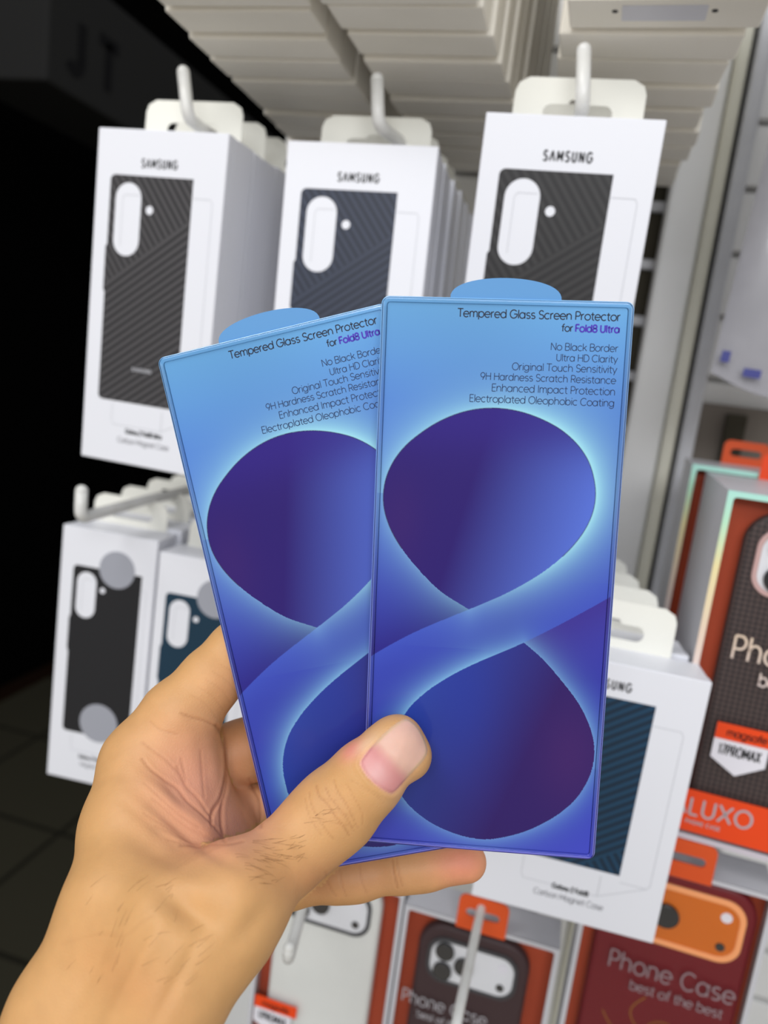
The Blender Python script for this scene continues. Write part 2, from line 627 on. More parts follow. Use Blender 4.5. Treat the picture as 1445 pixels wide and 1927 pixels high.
M_P_GREY = stripe_mat('grey_black_woven_print', rgb(84, 82, 84), rgb(38, 37, 40))
M_P_NAVY = stripe_mat('navy_woven_print', rgb(60, 66, 84), rgb(36, 42, 56))
M_P_BLACK = stripe_mat('black_woven_print', rgb(58, 57, 58), rgb(36, 35, 37))
M_P_TEAL = stripe_mat('teal_woven_print', rgb(22, 66, 96), rgb(10, 34, 54))
M_P_PLAINBLACK = mat('plain_black_print', rgb(32, 32, 35), 0.5, 0.3)
M_P_PLAINTEAL = mat('plain_teal_print', rgb(20, 52, 72), 0.5, 0.3)


def Rm(yaw, tilt, roll):
    return Matrix.Rotation(yaw, 3, 'Z') @ Matrix.Rotation(tilt, 3, 'X') @ Matrix.Rotation(roll, 3, 'Y')


def frame_of(TL, ang, W, D, H):
    """matrix of a carton whose front top left corner is TL (relative to the camera)"""
    R = Rm(*[math.radians(a) for a in ang])
    p = Vector((TL[0], TL[1], TL[2] + CZ)) + R @ Vector((W / 2, D / 2, -H))
    m = R.to_4x4()
    m.translation = p
    return m


def carton_mesh(W, D, H):
    bm = bmesh.new()
    add_box(bm, -W / 2, W / 2, -D / 2, -D / 2 + 0.0085, 0, H, bev=0.0006)
    add_box(bm, -W / 2 + 0.0003, W / 2 - 0.0003, -D / 2 + 0.0088, D / 2, 0.0003, H - 0.0003, bev=0.0006)
    add_box(bm, -W / 2 + 0.001, W / 2 - 0.001, -D / 2 + 0.008, -D / 2 + 0.0092, 0.001, H - 0.001)
    return bm


def tab_outlines(W, H, tw, th, cx=0.0):
    base = H - 0.020
    c = 0.0075
    out = [(cx - tw / 2 - .001, base), (cx + tw / 2 + .001, base), (cx + tw / 2, H + th - c), (cx + tw / 2 - 0.0018, H + th - 0.003), (cx + tw / 2 - c, H + th), (cx - tw / 2 + c, H + th),
           (cx - tw / 2 + 0.0018, H + th - 0.003), (cx - tw / 2, H + th - c)]
    s = round_rect(cx - 0.0195, cx + 0.0195, H + 0.0052, H + 0.0146, 0.0045)
    # a small notch upward in the middle of the slot
    out2 = []
    for p in s:
        out2.append(p)
    notch = [(cx + 0.006, H + 0.0146), (cx + 0.0042, H + 0.0172), (cx - 0.0042, H + 0.0172), (cx - 0.006, H + 0.0146)]
    i = max(range(len(out2)), key=lambda k: (out2[k][1] > H + 0.0145, out2[k][0] < cx, out2[k][0]))
    j = [k for k in range(len(out2)) if out2[k][1] > H + 0.0145 and out2[k][0] < cx][0]
    out2 = out2[:j] + notch + out2[j:]
    return [out, out2]


def make_carton(name, mtx, label, W, D, H, pm, group, cat='case box', stripes=True, caption=('Galaxy Z Fold8 Ultra', 'Carbon Magnet Case'), seals=False, tab=(0.073, 0.0285, 0.0), logo=True, u0=.12, u1=.765, v0=.130, v1=.805):
    root = empty(name, mtx, label, cat, group)
    bm_obj('carton', carton_mesh(W, D, H), M_WHITE, root)
    plate('hang_tab', tab_outlines(W, H, tab[0], tab[1], tab[2]), 0.0007, M_TAB, root, y=D / 2 - 0.0002)
    yf = -D / 2
    X = lambda u: -W / 2 + u * W
    Z = lambda v: H * (1 - v)
    cw = (u1 - u0) * W
    # printed picture of the case: rounded on the left, cut off straight on the right
    ol = round_rect(X(u0), X(u1), Z(v1), Z(v0), (0.0035, 0.0, 0.0, 0.0035))
    nt = [(X(u0), Z(v0) - 0.30 * (Z(v0) - Z(v1)) * 1.0), (X(u0) - 0.0011, Z(v0) - 0.31 * (Z(v0) - Z(v1))), (X(u0) - 0.0011, Z(v0) - 0.50 * (Z(v0) - Z(v1))), (X(u0), Z(v0) - 0.51 * (Z(v0) - Z(v1)))]
    ol = ol + nt
    k = W / 0.0945
    px0 = X(u0) + 0.0045 * k
    pill = round_rect(px0, px0 + 0.0195 * k, Z(v0) - 0.050 * k, Z(v0) - 0.0045, 0.0097 * k, 10)
    dot = circle(px0 + 0.0260 * k, Z(v0) - 0.0205 * k, 0.0027 * k)
    plate('case_print', [ol, pill, dot], 0.0002, pm, root, y=yf - 0.0001)
    bm = bmesh.new()
    y = yf - 0.00012
    # fine outline of the second half of the case and of the phone under it
    add_line(bm, [(X(u1), Z(v0) - .0115), (X(.905), Z(v0) - .0115), (X(.92), Z(v0) - .014), (X(.92), Z(v1) - .002), (X(.905), Z(v1) - .004), (X(u1) + .001, Z(v1) - .004)], 0.00028, y)
    add_line(bm, [(X(.905), Z(v1) - .004), (X(u1) - .010, Z(v1) - .016), (X(.26), Z(v1) - .016), (X(.245), Z(v1) - .013), (X(.245), Z(v1) - .002)], 0.00028, y)
    add_line(bm, [(X(u1) - .010, Z(v1) - .016), (X(u1) - .010, Z(v1) - .003)], 0.00035, y)
    bm_obj('outline_print', bm, M_FAINT, root)
    bm = bmesh.new()
    add_line(bm, [(px0 + 0.0055 * k, Z(v0) - 0.044 * k), (px0 + 0.0055 * k, Z(v0) - 0.014 * k), (px0 + 0.0072 * k, Z(v0) - 0.012 * k), (px0 + 0.018 * k, Z(v0) - 0.012 * k)], 0.00028, y)
    bm_obj('camera_outline', bm, M_FAINT, root)
    bm = bmesh.new()
    if logo:
        add_text(bm, 'S^MSUNG', X(.497), Z(.106) if H > 0.2 else Z(.095), 0.0050, 0.00098, y=y, align='C', xs=0.62, track=0.25)
    if bm.verts:
        bm_obj('logo_lettering', bm, M_INK, root)
    else:
        bm.free()
    if stripes:
        bm = bmesh.new()
        add_text(bm, 'S^MSUNG', X(.47), Z(v1) + 0.0215, 0.0023, 0.0005, y=yf - 0.0004, align='C', xs=0.9, track=0.2)
        o = bm_obj('case_lettering', bm, M_FAINT, root)
    bm = bmesh.new()
    add_text(bm, caption[0], X(.52), Z(.902 if H > .2 else .885), 0.0030, 0.0007, y=y, align='C', xs=0.82)
    bm_obj('caption_title', bm, M_INK, root)
    bm = bmesh.new()
    add_text(bm, caption[1], X(.52), Z(.934 if H > .2 else .925), 0.0036, 0.00042, y=y, align='C', xs=0.88)
    bm_obj('caption_text', bm, M_GREYINK, root)
    if seals:
        plate('seal_sticker', [circle(X(.60), Z(.135), 0.0150, 40)], 0.0002, M_STICK, root, y=yf - 0.0003)
        plate('seal_sticker', [circle(X(.53), Z(.745), 0.0165, 40)], 0.0002, M_STICK, root, y=yf - 0.0003)
    return root


ORD = ['front', 'second', 'third', 'fourth', 'fifth', 'sixth', 'seventh', 'eighth', 'ninth', 'tenth']
FRONT_PARTS = ('case_print', 'outline_print', 'camera_outline', 'logo_lettering', 'case_lettering', 'caption_title', 'caption_text', 'seal_sticker')


def stack(root, n, step, label, group, jit=0.0012, ang=0.010):
    """boxes on the same hook behind the front one; their printed fronts are covered"""
    base = root.matrix_world.copy()
    R = base.to_3x3()
    for i in range(1, n):
        m = base.copy()
        off = Vector(step) * i + Vector((random.uniform(-jit, jit), 0, random.uniform(-jit, jit)))
        m.translation = base.translation + off
        m = m @ Matrix.Rotation(random.uniform(-ang, ang), 4, 'Z')
        copy_tree(root, m, label % ORD[i], group, skip=FRONT_PARTS)


W0, D0, H0 = 0.0945, 0.0335, 0.2145
b = make_carton('case_box', frame_of((-.3285, .4441, .1341), (-2.3, .4, .8), W0, D0, H0), 'white case box with dark grey striped case, left in the middle row', W0, D0, H0, M_P_GREY, 'boxes on the left hook of the middle row')
stack(b, 3, (0.001, 0.0355, 0.0005), '%s white box behind the dark grey striped case box on the left hook', 'boxes on the left hook of the middle row')
b = make_carton('case_box', frame_of((-.2024, .4568, .1354), (4.0, -3.0, -1.6), W0, D0, H0), 'white case box with navy striped case, centre of the middle row', W0, D0, H0, M_P_NAVY, 'boxes on the centre hook of the middle row')
stack(b, 7, (-0.001, 0.0355, 0.0004), '%s white box behind the navy striped case box on the centre hook', 'boxes on the centre hook of the middle row')
b = make_carton('case_box', frame_of((-.0768, .4321, .1474), (2.0, 3.6, -.2), W0, D0, H0), 'white case box with black striped case, upper right beside the steel rails', W0, D0, H0, M_P_BLACK, 'boxes on the right hook of the middle row')
stack(b, 3, (-0.001, 0.0362, 0.0), '%s white box behind the black striped case box at upper right', 'boxes on the right hook of the middle row', ang=0.004)
W1, H1 = 0.107, 0.161
b = make_carton('case_box', frame_of((-.014, .4152, -.1407), (3.3, -2.1, 1.2), W1, D0, H1), 'wide white case box with teal striped case, lower right under the stack of tabs', W1, D0, H1, M_P_TEAL, 'boxes at lower right', caption=('Galaxy Z Fold8', 'Carbon Magnet Case'), u0=.14, u1=.757, v0=.125, v1=.775)
stack(b, 9, (-0.0080, 0.0355, 0.0012), '%s wide white box behind the teal striped case box at lower right', 'boxes at lower right', ang=0.02)
W2, H2 = 0.080, 0.2145
b = make_carton('case_box', frame_of((-.3766, .4892, -.1448), (5.5, -.7, .9), W2, D0, H2), 'white box with plain black case and grey round seals, lower left', W2, D0, H2, M_P_PLAINBLACK, 'boxes at lower left', stripes=False, caption=('Galaxy Z Fold8 Ultra', 'Magnet Case'), seals=True, logo=False, u0=.14, u1=.865, v0=.142, v1=.80, tab=(0.064, 0.023, -0.002))
stack(b, 6, (0.0015, 0.0355, 0.0022), '%s white box behind the plain black case box at lower left', 'boxes at lower left', jit=0.002, ang=0.02)
p = at(301, 1038, 0.4885)
b = make_carton('case_box', frame_of((p.x, p.y, p.z - CZ), (5.5, -.7, .9), W2, D0, H2), 'white box with plain teal case and grey seal, half hidden behind the fingers', W2, D0, H2, M_P_PLAINTEAL, 'boxes at lower left, second column', stripes=False, caption=('Galaxy Z Fold8 Ultra', 'Magnet Case'), seals=True, logo=False, u0=.10, u1=.83, v0=.142, v1=.80, tab=(0.064, 0.023, 0.0))
stack(b, 3, (0.0008, 0.0355, 0.0012), '%s white box behind the plain teal case box', 'boxes at lower left, second column', jit=0.002, ang=0.02)


# ---------------------------------------------------------------- the row above, seen from below
M_UNDER = mat('white_carton_underside', rgb(243, 238, 228), 0.5, 0.3, noise=(25, rgb(234, 229, 218)))
M_HOLE = mat('dark_hole', rgb(40, 40, 44), 0.7, 0.2)
M_LABEL = mat('pale_label', rgb(212, 212, 220), 0.4, 0.3)


def top_stack(x0, x1, z, y0, step, n, group, label, dx=0.0, jit=0.0015, ang=0.012, first=0):
    W, D, H = x1 - x0, step - 0.0022, 0.2145
    src = None
    for i in range(n):
        xc = (x0 + x1) / 2 + dx * i + random.uniform(-jit, jit)
        m = Matrix.Translation((xc, y0 + step * (i + 0.5), z + CZ - 0.0013 * i + random.uniform(-0.0013, 0.0013))) @ Matrix.Rotation(random.uniform(-ang, ang), 4, 'Z')
        if src is None:
            bm = bmesh.new()
            add_box(bm, -W / 2, W / 2, -D / 2, D / 2, 0, H, bev=0.0014)
            src = bm_obj('case_box', bm, M_UNDER)
            src.matrix_world = m
            o = src
        else:
            o = src.copy()
            COL.objects.link(o)
            o.matrix_world = m
        tag(o, label % ORD[i], 'case box', group)
        if i == 0:
            first_obj = o
    return first_obj


top_stack(-0.279, -0.1845, 0.20, 0.405, 0.0298, 10, 'boxes hanging at top left', '%s white carton underside of the top left stack, counted from the front', dx=-0.0008)
top_stack(-0.1765, -0.0875, 0.20, 0.400, 0.0298, 10, 'boxes hanging at top centre', '%s white carton underside of the top centre stack, counted from the front', dx=0.0016)
fo = top_stack(-0.044, 0.0535, 0.20, 0.425, 0.0330, 9, 'boxes hanging at top right', '%s white carton underside of the top right stack, counted from the front', dx=-0.0016, jit=0.003, ang=0.03)
plate('bottom_label', [round_rect(-0.021, 0.021, -0.010, 0.006, 0.001)], 0.0002, M_LABEL, None)
lab = COL.objects['bottom_label']
lab.data.transform(Matrix(((1, 0, 0, 0), (0, 0, 1, 0), (0, 1, 0, -0.0002), (0, 0, 0, 1))))
lab.parent = fo
for sx in (-0.0245, 0.0245):
    bm = bmesh.new()
    add_tube(bm, [(sx, -0.004, 0.0005), (sx, -0.004, -0.0002)], 0.0016, 12)
    bm_obj('vent_hole', bm, M_HOLE, fo)

# ---------------------------------------------------------------- orange phone case packs
M_PACK = mat('silver_white_pack_board', rgb(200, 200, 206), 0.35, 0.5)
M_ORANGE = mat('orange_board', rgb(222, 84, 30), 0.5, 0.4)
M_RUST = mat('rust_orange_insert', rgb(188, 76, 40), 0.55, 0.3, noise=(18, rgb(160, 58, 30)))
M_VIVID = mat('vivid_orange_card', rgb(236, 70, 12), 0.45, 0.4)
M_LENS = mat('black_lens_glass', rgb(14, 14, 20), 0.12, 0.6, coat=0.5)
M_SILVERCASE = mat('silver_phone_back', rgb(230, 231, 236), 0.4, 0.5)
M_DARKRING = mat('dark_plateau_rim', rgb(66, 66, 70), 0.4, 0.4)
M_CLEARCASE = mat('frosted_clear_case', rgb(232, 233, 230), 0.3, 0.5, noise=(22, rgb(214, 215, 212)))
M_PLUMCASE = mat('dark_plum_case', rgb(62, 40, 44), 0.5, 0.4)
M_MAROON = mat('maroon_case', rgb(112, 8, 24), 0.45, 0.4)
M_COPPER = mat('orange_metal_phone', rgb(212, 108, 14), 0.35, 0.5)
M_COPPERRIM = mat('bright_orange_metal_rim', rgb(255, 172, 112), 0.3, 0.5)
M_SILVERINK = mat('silver_foil_ink', rgb(176, 172, 178), 0.3, 0.5)
M_FOILRED = mat('dull_silver_foil', rgb(150, 128, 134), 0.35, 0.5)
M_GOLDINK = mat('gold_flower_print', rgb(150, 96, 20), 0.4, 0.5)
M_PAPER = mat('white_sticker', rgb(232, 230, 238), 0.5, 0.3)
M_ROSE = mat('rose_metal_rim', rgb(206, 170, 166), 0.3, 0.5)


def holo_mat():
    """foil whose colour drifts along its length"""
    m = bpy.data.materials.new('holographic_foil')
    m.use_nodes = True
    nt = m.node_tree
    b = nt.nodes['Principled BSDF']
    tc = nt.nodes.new('ShaderNodeTexCoord')
    sp = nt.nodes.new('ShaderNodeSeparateXYZ')
    mp = nt.nodes.new('ShaderNodeMapRange')
    mp.inputs[1].default_value = 0.02
    mp.inputs[2].default_value = 0.222
    cr = nt.nodes.new('ShaderNodeValToRGB')
    e = cr.color_ramp.elements
    e[0].position, e[0].color = 0.0, rgb(206, 198, 208)
    e[1].position, e[1].color = 1.0, rgb(176, 232, 226)
    for pos, c in ((0.35, rgb(226, 212, 216)), (0.55, rgb(236, 212, 190)), (0.75, rgb(240, 226, 170)), (0.88, rgb(190, 236, 204))):
        x = e.new(pos)
        x.color = c
    nt.links.new(tc.outputs['Object'], sp.inputs[0])
    nt.links.new(sp.outputs[2], mp.inputs[0])
    nt.links.new(mp.outputs[0], cr.inputs[0])
    nt.links.new(cr.outputs[0], b.inputs['Base Color'])
    b.inputs['Roughness'].default_value = 0.25
    return m


M_HOLO = holo_mat()


def mesh_case_mat():
    m = bpy.data.materials.new('perforated_brown_case')
    m.use_nodes = True
    nt = m.node_tree
    b = nt.nodes['Principled BSDF']
    tc = nt.nodes.new('ShaderNodeTexCoord')
    mpn = nt.nodes.new('ShaderNodeMapping')
    mpn.inputs['Rotation'].default_value = (0, math.radians(45), 0)
    ch = nt.nodes.new('ShaderNodeTexChecker')
    ch.inputs['Scale'].default_value = 450
    ch.inputs['Color1'].default_value = rgb(76, 60, 58)
    ch.inputs['Color2'].default_value = rgb(40, 32, 32)
    nt.links.new(tc.outputs['Object'], mpn.inputs[0])
    nt.links.new(mpn.outputs[0], ch.inputs['Vector'])
    nt.links.new(ch.outputs['Color'], b.inputs['Base Color'])
    b.inputs['Roughness'].default_value = 0.6
    return m


M_MESHCASE = mesh_case_mat()


def film_mat():
    m = bpy.data.materials.new('clear_window_film')
    m.use_nodes = True
    nt = m.node_tree
    nt.nodes.clear()
    out = nt.nodes.new('ShaderNodeOutputMaterial')
    tr = nt.nodes.new('ShaderNodeBsdfTransparent')
    gl = nt.nodes.new('ShaderNodeBsdfGlossy')
    gl.inputs['Roughness'].default_value = 0.12
    fr = nt.nodes.new('ShaderNodeFresnel')
    fr.inputs['IOR'].default_value = 1.14
    mx = nt.nodes.new('ShaderNodeMixShader')
    nt.links.new(fr.outputs[0], mx.inputs[0])
    nt.links.new(tr.outputs[0], mx.inputs[1])
    nt.links.new(gl.outputs[0], mx.inputs[2])
    nt.links.new(mx.outputs[0], out.inputs[0])
    return m


M_FILM = film_mat()


def pack(mtx, label, W, H, D, frame_m, insert_m, case_m, plateau_m, rim_m, case_x=(0.10, 0.90), case_top=0.008, edge=0.0035, tab=True, case_r=0.016, rim_w=0.0016, tabx=0.0, tab_front=False, band=None, text=None, flower=False, badge=False):
    r = empty('phone_case_pack', mtx, label, 'phone case pack', 'orange phone case packs')
    bm = bmesh.new()
    yf, yb = -D / 2, D / 2
    add_box(bm, -W / 2, W / 2, yb - 0.001, yb, 0, H)
    add_box(bm, -W / 2, -W / 2 + 0.0012, yf, yb - 0.001, 0, H)
    add_box(bm, W / 2 - 0.0012, W / 2, yf, yb - 0.001, 0, H)
    add_box(bm, -W / 2 + 0.0012, W / 2 - 0.0012, yf, yb - 0.001, 0, 0.0012)
    add_box(bm, -W / 2 + 0.0012, W / 2 - 0.0012, yf, yb - 0.001, H - 0.0012, H)
    bm_obj('carton', bm, M_PACK, r)
    plate('front_frame', [round_rect(-W / 2, W / 2, 0, H, 0.0005), round_rect(-W / 2 + edge, W / 2 - edge, edge, H - edge, 0.002)], 0.0008, frame_m, r, y=yf - 0.0004)
    yi = yf + 0.0125
    box_obj('insert', (-W / 2 + 0.0015, W / 2 - 0.0015, yi, yi + 0.001, 0.0015, H - 0.0015), insert_m, r)
    x0, x1 = -W / 2 + case_x[0] * W, -W / 2 + case_x[1] * W
    zt = H - case_top
    zb = 0.012
    cs = plate('phone_case', [round_rect(x0, x1, zb, zt, case_r, 10)], 0.0090, case_m, r, y=yi - 0.0095, bev=0.0028)
    # camera plateau with three lenses, flash and sensor
    w = x1 - x0
    px0, px1 = x0 + 0.0065, x1 - 0.0065
    pz1, pz0 = zt - 0.0075, zt - 0.0075 - 0.43 * w
    yp = yi - 0.0095
    rim = plate('camera_rim', [round_rect(px0 - rim_w, px1 + rim_w, pz0 - rim_w, pz1 + rim_w, 0.011 + rim_w * 0.6, 10), round_rect(px0, px1, pz0, pz1, 0.011, 10)], 0.0022, rim_m, cs, y=yp - 0.0016, bev=0.0006)
    plate('camera_plateau', [round_rect(px0 + 0.0001, px1 - 0.0001, pz0 + 0.0001, pz1 - 0.0001, 0.011, 10)], 0.0012, plateau_m, cs, y=yp - 0.0008, bev=0.0003)
    ph = pz1 - pz0
    pw = px1 - px0
    for (lx, lz) in ((px0 + 0.17 * pw, pz1 - 0.25 * ph), (px0 + 0.17 * pw, pz0 + 0.25 * ph), (px0 + 0.41 * pw, (pz0 + pz1) / 2)):
        plate('camera_lens', [circle(lx, lz, 0.103 * pw, 28)], 0.0030, M_LENS, cs, y=yp - 0.0035, bev=0.0006)
    plate('camera_flash', [circle(px1 - 0.0085, pz1 - 0.0085, 0.0034, 20)], 0.0006, M_PAPER, cs, y=yp - 0.0013)
    plate('camera_sensor', [circle(px1 - 0.0085, pz0 + 0.0075, 0.0028, 20)], 0.0006, M_LENS, cs, y=yp - 0.0013)
    film = plate('window_film', [round_rect(-W / 2 + edge - 0.001, W / 2 - edge + 0.001, edge - 0.001, H - edge + 0.001, 0.001)], 0.0002, M_FILM, r, y=yf + 0.0006)
    yt = yf - 0.0006
    if text:
        bm = bmesh.new()
        tx, tz, sz, m_t = text
        add_text(bm, 'Phone Case', tx, tz, sz, sz * 0.095, y=yf + 0.0003, align='L', xs=0.80, track=0.05)
        bm_obj('title_lettering', bm, m_t, r)
        bm = bmesh.new()
        add_text(bm, 'best of the best', tx + 0.42 * sz * 3, tz - sz * 0.95, sz * 0.55, sz * 0.07, y=yf + 0.0003, align='L', xs=0.82, track=0.03)
        bm_obj('subtitle_lettering', bm, m_t, r)
    if band:
        box_obj('brand_band', (-W / 2 + 0.001, W / 2 - 0.006, yf - 0.0012, yf - 0.0004, 0.006, 0.006 + band), M_VIVID, r)
        bm = bmesh.new()
        add_text(bm, 'ALUXO', -W / 2 + 0.0045, 0.006 + band * 0.42, band * 0.40, band * 0.055, y=yf - 0.0014, xs=0.95, track=0.10)
        bm_obj('brand_lettering', bm, M_SILVERINK, r)
        bm = bmesh.new()
        add_text(bm, 'PHONE CASE', -W / 2 + 0.014, 0.006 + band * 0.20, band * 0.085, band * 0.02, y=yf - 0.0014, xs=0.9, track=0.2)
        bm_obj('tagline_lettering', bm, M_SILVERINK, r)
    if badge:
        bx, bz = badge
        plate('badge', [[(bx, bz), (bx + 0.030, bz), (bx + 0.030, bz - 0.021), (bx + 0.015, bz - 0.030), (bx, bz - 0.021)]], 0.0003, M_PAPER, r, y=yf - 0.0008)
        box_obj('badge_strip', (bx, bx + 0.034, yf - 0.0013, yf - 0.0009, bz - 0.0085, bz + 0.0015), M_VIVID, r)
        bm = bmesh.new()
        add_text(bm, 'magsafe', bx + 0.017, bz - 0.0058, 0.0044, 0.0007, y=yf - 0.0015, align='C', xs=0.95)
        add_text(bm, '17PROMAX', bx + 0.0150, bz - 0.0180, 0.0062, 0.0009, y=yf - 0.0011, align='C', xs=0.50, track=0.09)
        bm_obj('badge_lettering', bm, M_INK, r)
    if flower:
        bm = bmesh.new()
        c = Vector((-0.004, 0.078))
        for k in range(5):
            a = math.radians(20 + 72 * k)
            pts = []
            for t in np.linspace(0, 1, 14):
                rad = 0.022 * math.sin(math.pi * t) * 0.35
                base = c + Vector((math.cos(a), math.sin(a))) * 0.026 * t
                pts.append(base + Vector((-math.sin(a), math.cos(a))) * rad)
            add_line(bm, pts, 0.0009, yi - 0.0099)
        add_line(bm, [(-0.036 + 0.003 * t, 0.066 - 0.0009 * t * (11 - t)) for t in range(12)], 0.0008, yi - 0.0099)
        bm_obj('flower_print', bm, M_GOLDINK, r)
    if tab:
        tw = 0.034
        z0, z1 = (H - 0.004, H + 0.022) if tab_front else (H - 0.012, H + 0.019)
        out = round_rect(tabx - tw / 2, tabx + tw / 2, z0, z1, (0.0, 0.0, 0.005, 0.005))
        sl = round_rect(tabx - 0.0115, tabx + 0.0115, H + 0.0065, H + 0.0125, 0.003)
        plate('hang_tab', [out, sl], 0.0012, M_VIVID if band else M_ORANGE, r, y=(yf - 0.0018) if tab_front else (yb - 0.0002))
    return r


def pack_at(px, py, Y, ang, W, H, D):
    p = at(px, py, Y)
    return frame_of((p.x, p.y, p.z - CZ), ang, W, D, H)


pk_d = (0.112, 0.216, 0.125)
big = pack(pack_at(1371, 922, 0.455, (-3.0, 0, 0), *pk_d), 'large pack with brown perforated case and orange brand band, at right edge', *pk_d, M_HOLO, M_RUST, M_MESHCASE, M_SILVERCASE, M_ROSE,
           case_x=(0.15, 0.90), case_top=0.012, edge=0.0035, band=0.027, text=(-0.037, 0.119, 0.0140, M_HOLO), badge=(-0.036, 0.078), tabx=-0.004)
d2 = (0.112, 0.216, 0.070)
pm_ = pack_at(1371, 922, 0.455, (-3.0, 0, 0), *d2)
pm_.translation = pm_.translation + Vector((-0.003, 0.0985 + 0.030, 0.004))
p2 = pack(pm_, 'pack behind the large brown case pack, only its left edge showing', *d2, M_HOLO, M_RUST, M_PLUMCASE, M_SILVERCASE, M_ROSE, case_x=(0.14, 0.92), tabx=-0.012)
d3 = (0.108, 0.200, 0.034)
pack(pack_at(1117, 1592, 0.457, (-2.0, 0, 0), *d3), 'pack with maroon case and orange phone camera, bottom right corner', *d3, M_PACK, M_RUST, M_MAROON, M_COPPER, M_COPPERRIM,
     case_x=(0.13, 0.92), case_top=0.008, edge=0.003, text=(-0.032, 0.120, 0.0125, M_FOILRED), flower=True, rim_w=0.0026, tab_front=True)
d4 = (0.107, 0.200, 0.030)
pack(pack_at(763, 1701, 0.46, (0, 0, 0), *d4), 'pack with dark plum case around a silver phone, bottom centre', *d4, M_PACK, M_RUST, M_PLUMCASE, M_SILVERCASE, M_DARKRING,
     case_x=(0.145, 0.82), case_top=0.013, edge=0.003, text=(-0.047, 0.124, 0.010, M_SILVERINK), tab_front=True)
p = at(763, 1701, 0.46)
pack(frame_of((p.x - 0.1085, p.y + 0.002, p.z - CZ + 0.006), (0, 0, 0), 0.107, 0.030, 0.200), 'pack with clear frosted case over a silver phone, behind the wrist', *d4, M_PACK, M_RUST, M_CLEARCASE, M_SILVERCASE, M_DARKRING,
     case_x=(0.14, 0.83), case_top=0.006, edge=0.003, badge=(-0.049, 0.080))

# ---------------------------------------------------------------- clear accessory bags hanging at far right
def bag_mat():
    m = mat('grey_clear_plastic_bag', rgb(178, 176, 182), 0.25, 0.5, coat=0.4, noise=(30, rgb(150, 149, 154)))
    return m


M_BAG = bag_mat()
M_BLUE = mat('blue_bag_print', rgb(62, 66, 140), 0.4, 0.4)


def bag(mtx, label):
    W, H = 0.098, 0.30
    bm = bmesh.new()
    nx, nz = 14, 30
    fr, bk = [], []
    for j in range(nz + 1):
        for i in range(nx + 1):
            u, v = i / nx, j / nz
            th = 0.0075 * (math.sin(math.pi * u) ** 0.5) * (0.25 + 0.75 * math.sin(math.pi * min(1, (1 - v) * 1.05)) ** 0.6 if v < 1 else 0.1)
            th += 0.0012 * math.sin(9 * u + 4 * v) * math.sin(math.pi * u) * math.sin(math.pi * v)
            x, z = (u - 0.5) * W, v * H + 0.012 * math.cos(math.pi * (u - 0.5)) * -(1 - v)
            fr.append(bm.verts.new((x, -th, z)))
            bk.append(bm.verts.new((x, th * 0.6 + 0.0004, z)))
    k = nx + 1
    for j in range(nz):
        for i in range(nx):
            a = j * k + i
            bm.faces.new((fr[a], fr[a + 1], fr[a + k + 1], fr[a + k]))
            bm.faces.new((bk[a], bk[a + k], bk[a + k + 1], bk[a + 1]))
    r = empty('accessory_bag', mtx, label, 'plastic bag', 'grey bags with blue print at right')
    bm_obj('pouch', bm, M_BAG, r, smooth=True)
    bm = bmesh.new()
    for x0, x1, z0, z1 in ((-0.045, -0.039, 0.008, 0.016), (-0.028, -0.016, 0.000, 0.006), (-0.004, 0.004, 0.006, 0.016), (0.020, 0.044, 0.000, 0.014)):
        n = 5
        for q in range(n):
            pass
        add_box(bm, x0, x1, -0.0085, -0.0080, z0, z1)
    bm_obj('blue_print', bm, M_BLUE, r)
    return r


for i in range(4):
    p = at(1336, 706, 0.60 + 0.026 * i)
    m = Matrix.Translation((p.x + 0.049 + 0.003 * i, p.y, p.z + 0.004 * i)) @ Matrix.Rotation(math.radians(3), 4, 'Y') @ Matrix.Rotation(math.radians(-4 + 2 * i), 4, 'Z')
    bag(m, '%s clear grey bag with blue print at the right edge, counted from the front' % ORD[i])

# ---------------------------------------------------------------- the two blue screen protector packs
SW, SH = 77.605, 181.418       # millimetres
ART_GAIN = 1.0


def spline(pts, per=10, closed=False):
    P = [np.array(p, float) for p in pts]
    n = len(P)
    out = []
    for i in range(n if closed else n - 1):
        p0 = P[i - 1] if (i > 0 or closed) else 2 * P[0] - P[1]
        p1, p2 = P[i], P[(i + 1) % n]
        p3 = P[(i + 2) % n] if (closed or i + 2 < n) else 2 * P[-1] - P[-2]
        for k in range(per):
            t = k / per
            out.append(0.5 * ((2 * p1) + (-p0 + p2) * t + (2 * p0 - 5 * p1 + 4 * p2 - p3) * t * t + (-p0 + 3 * p1 - 3 * p2 + p3) * t ** 3))
    if not closed:
        out.append(P[-1])
    return np.array(out)


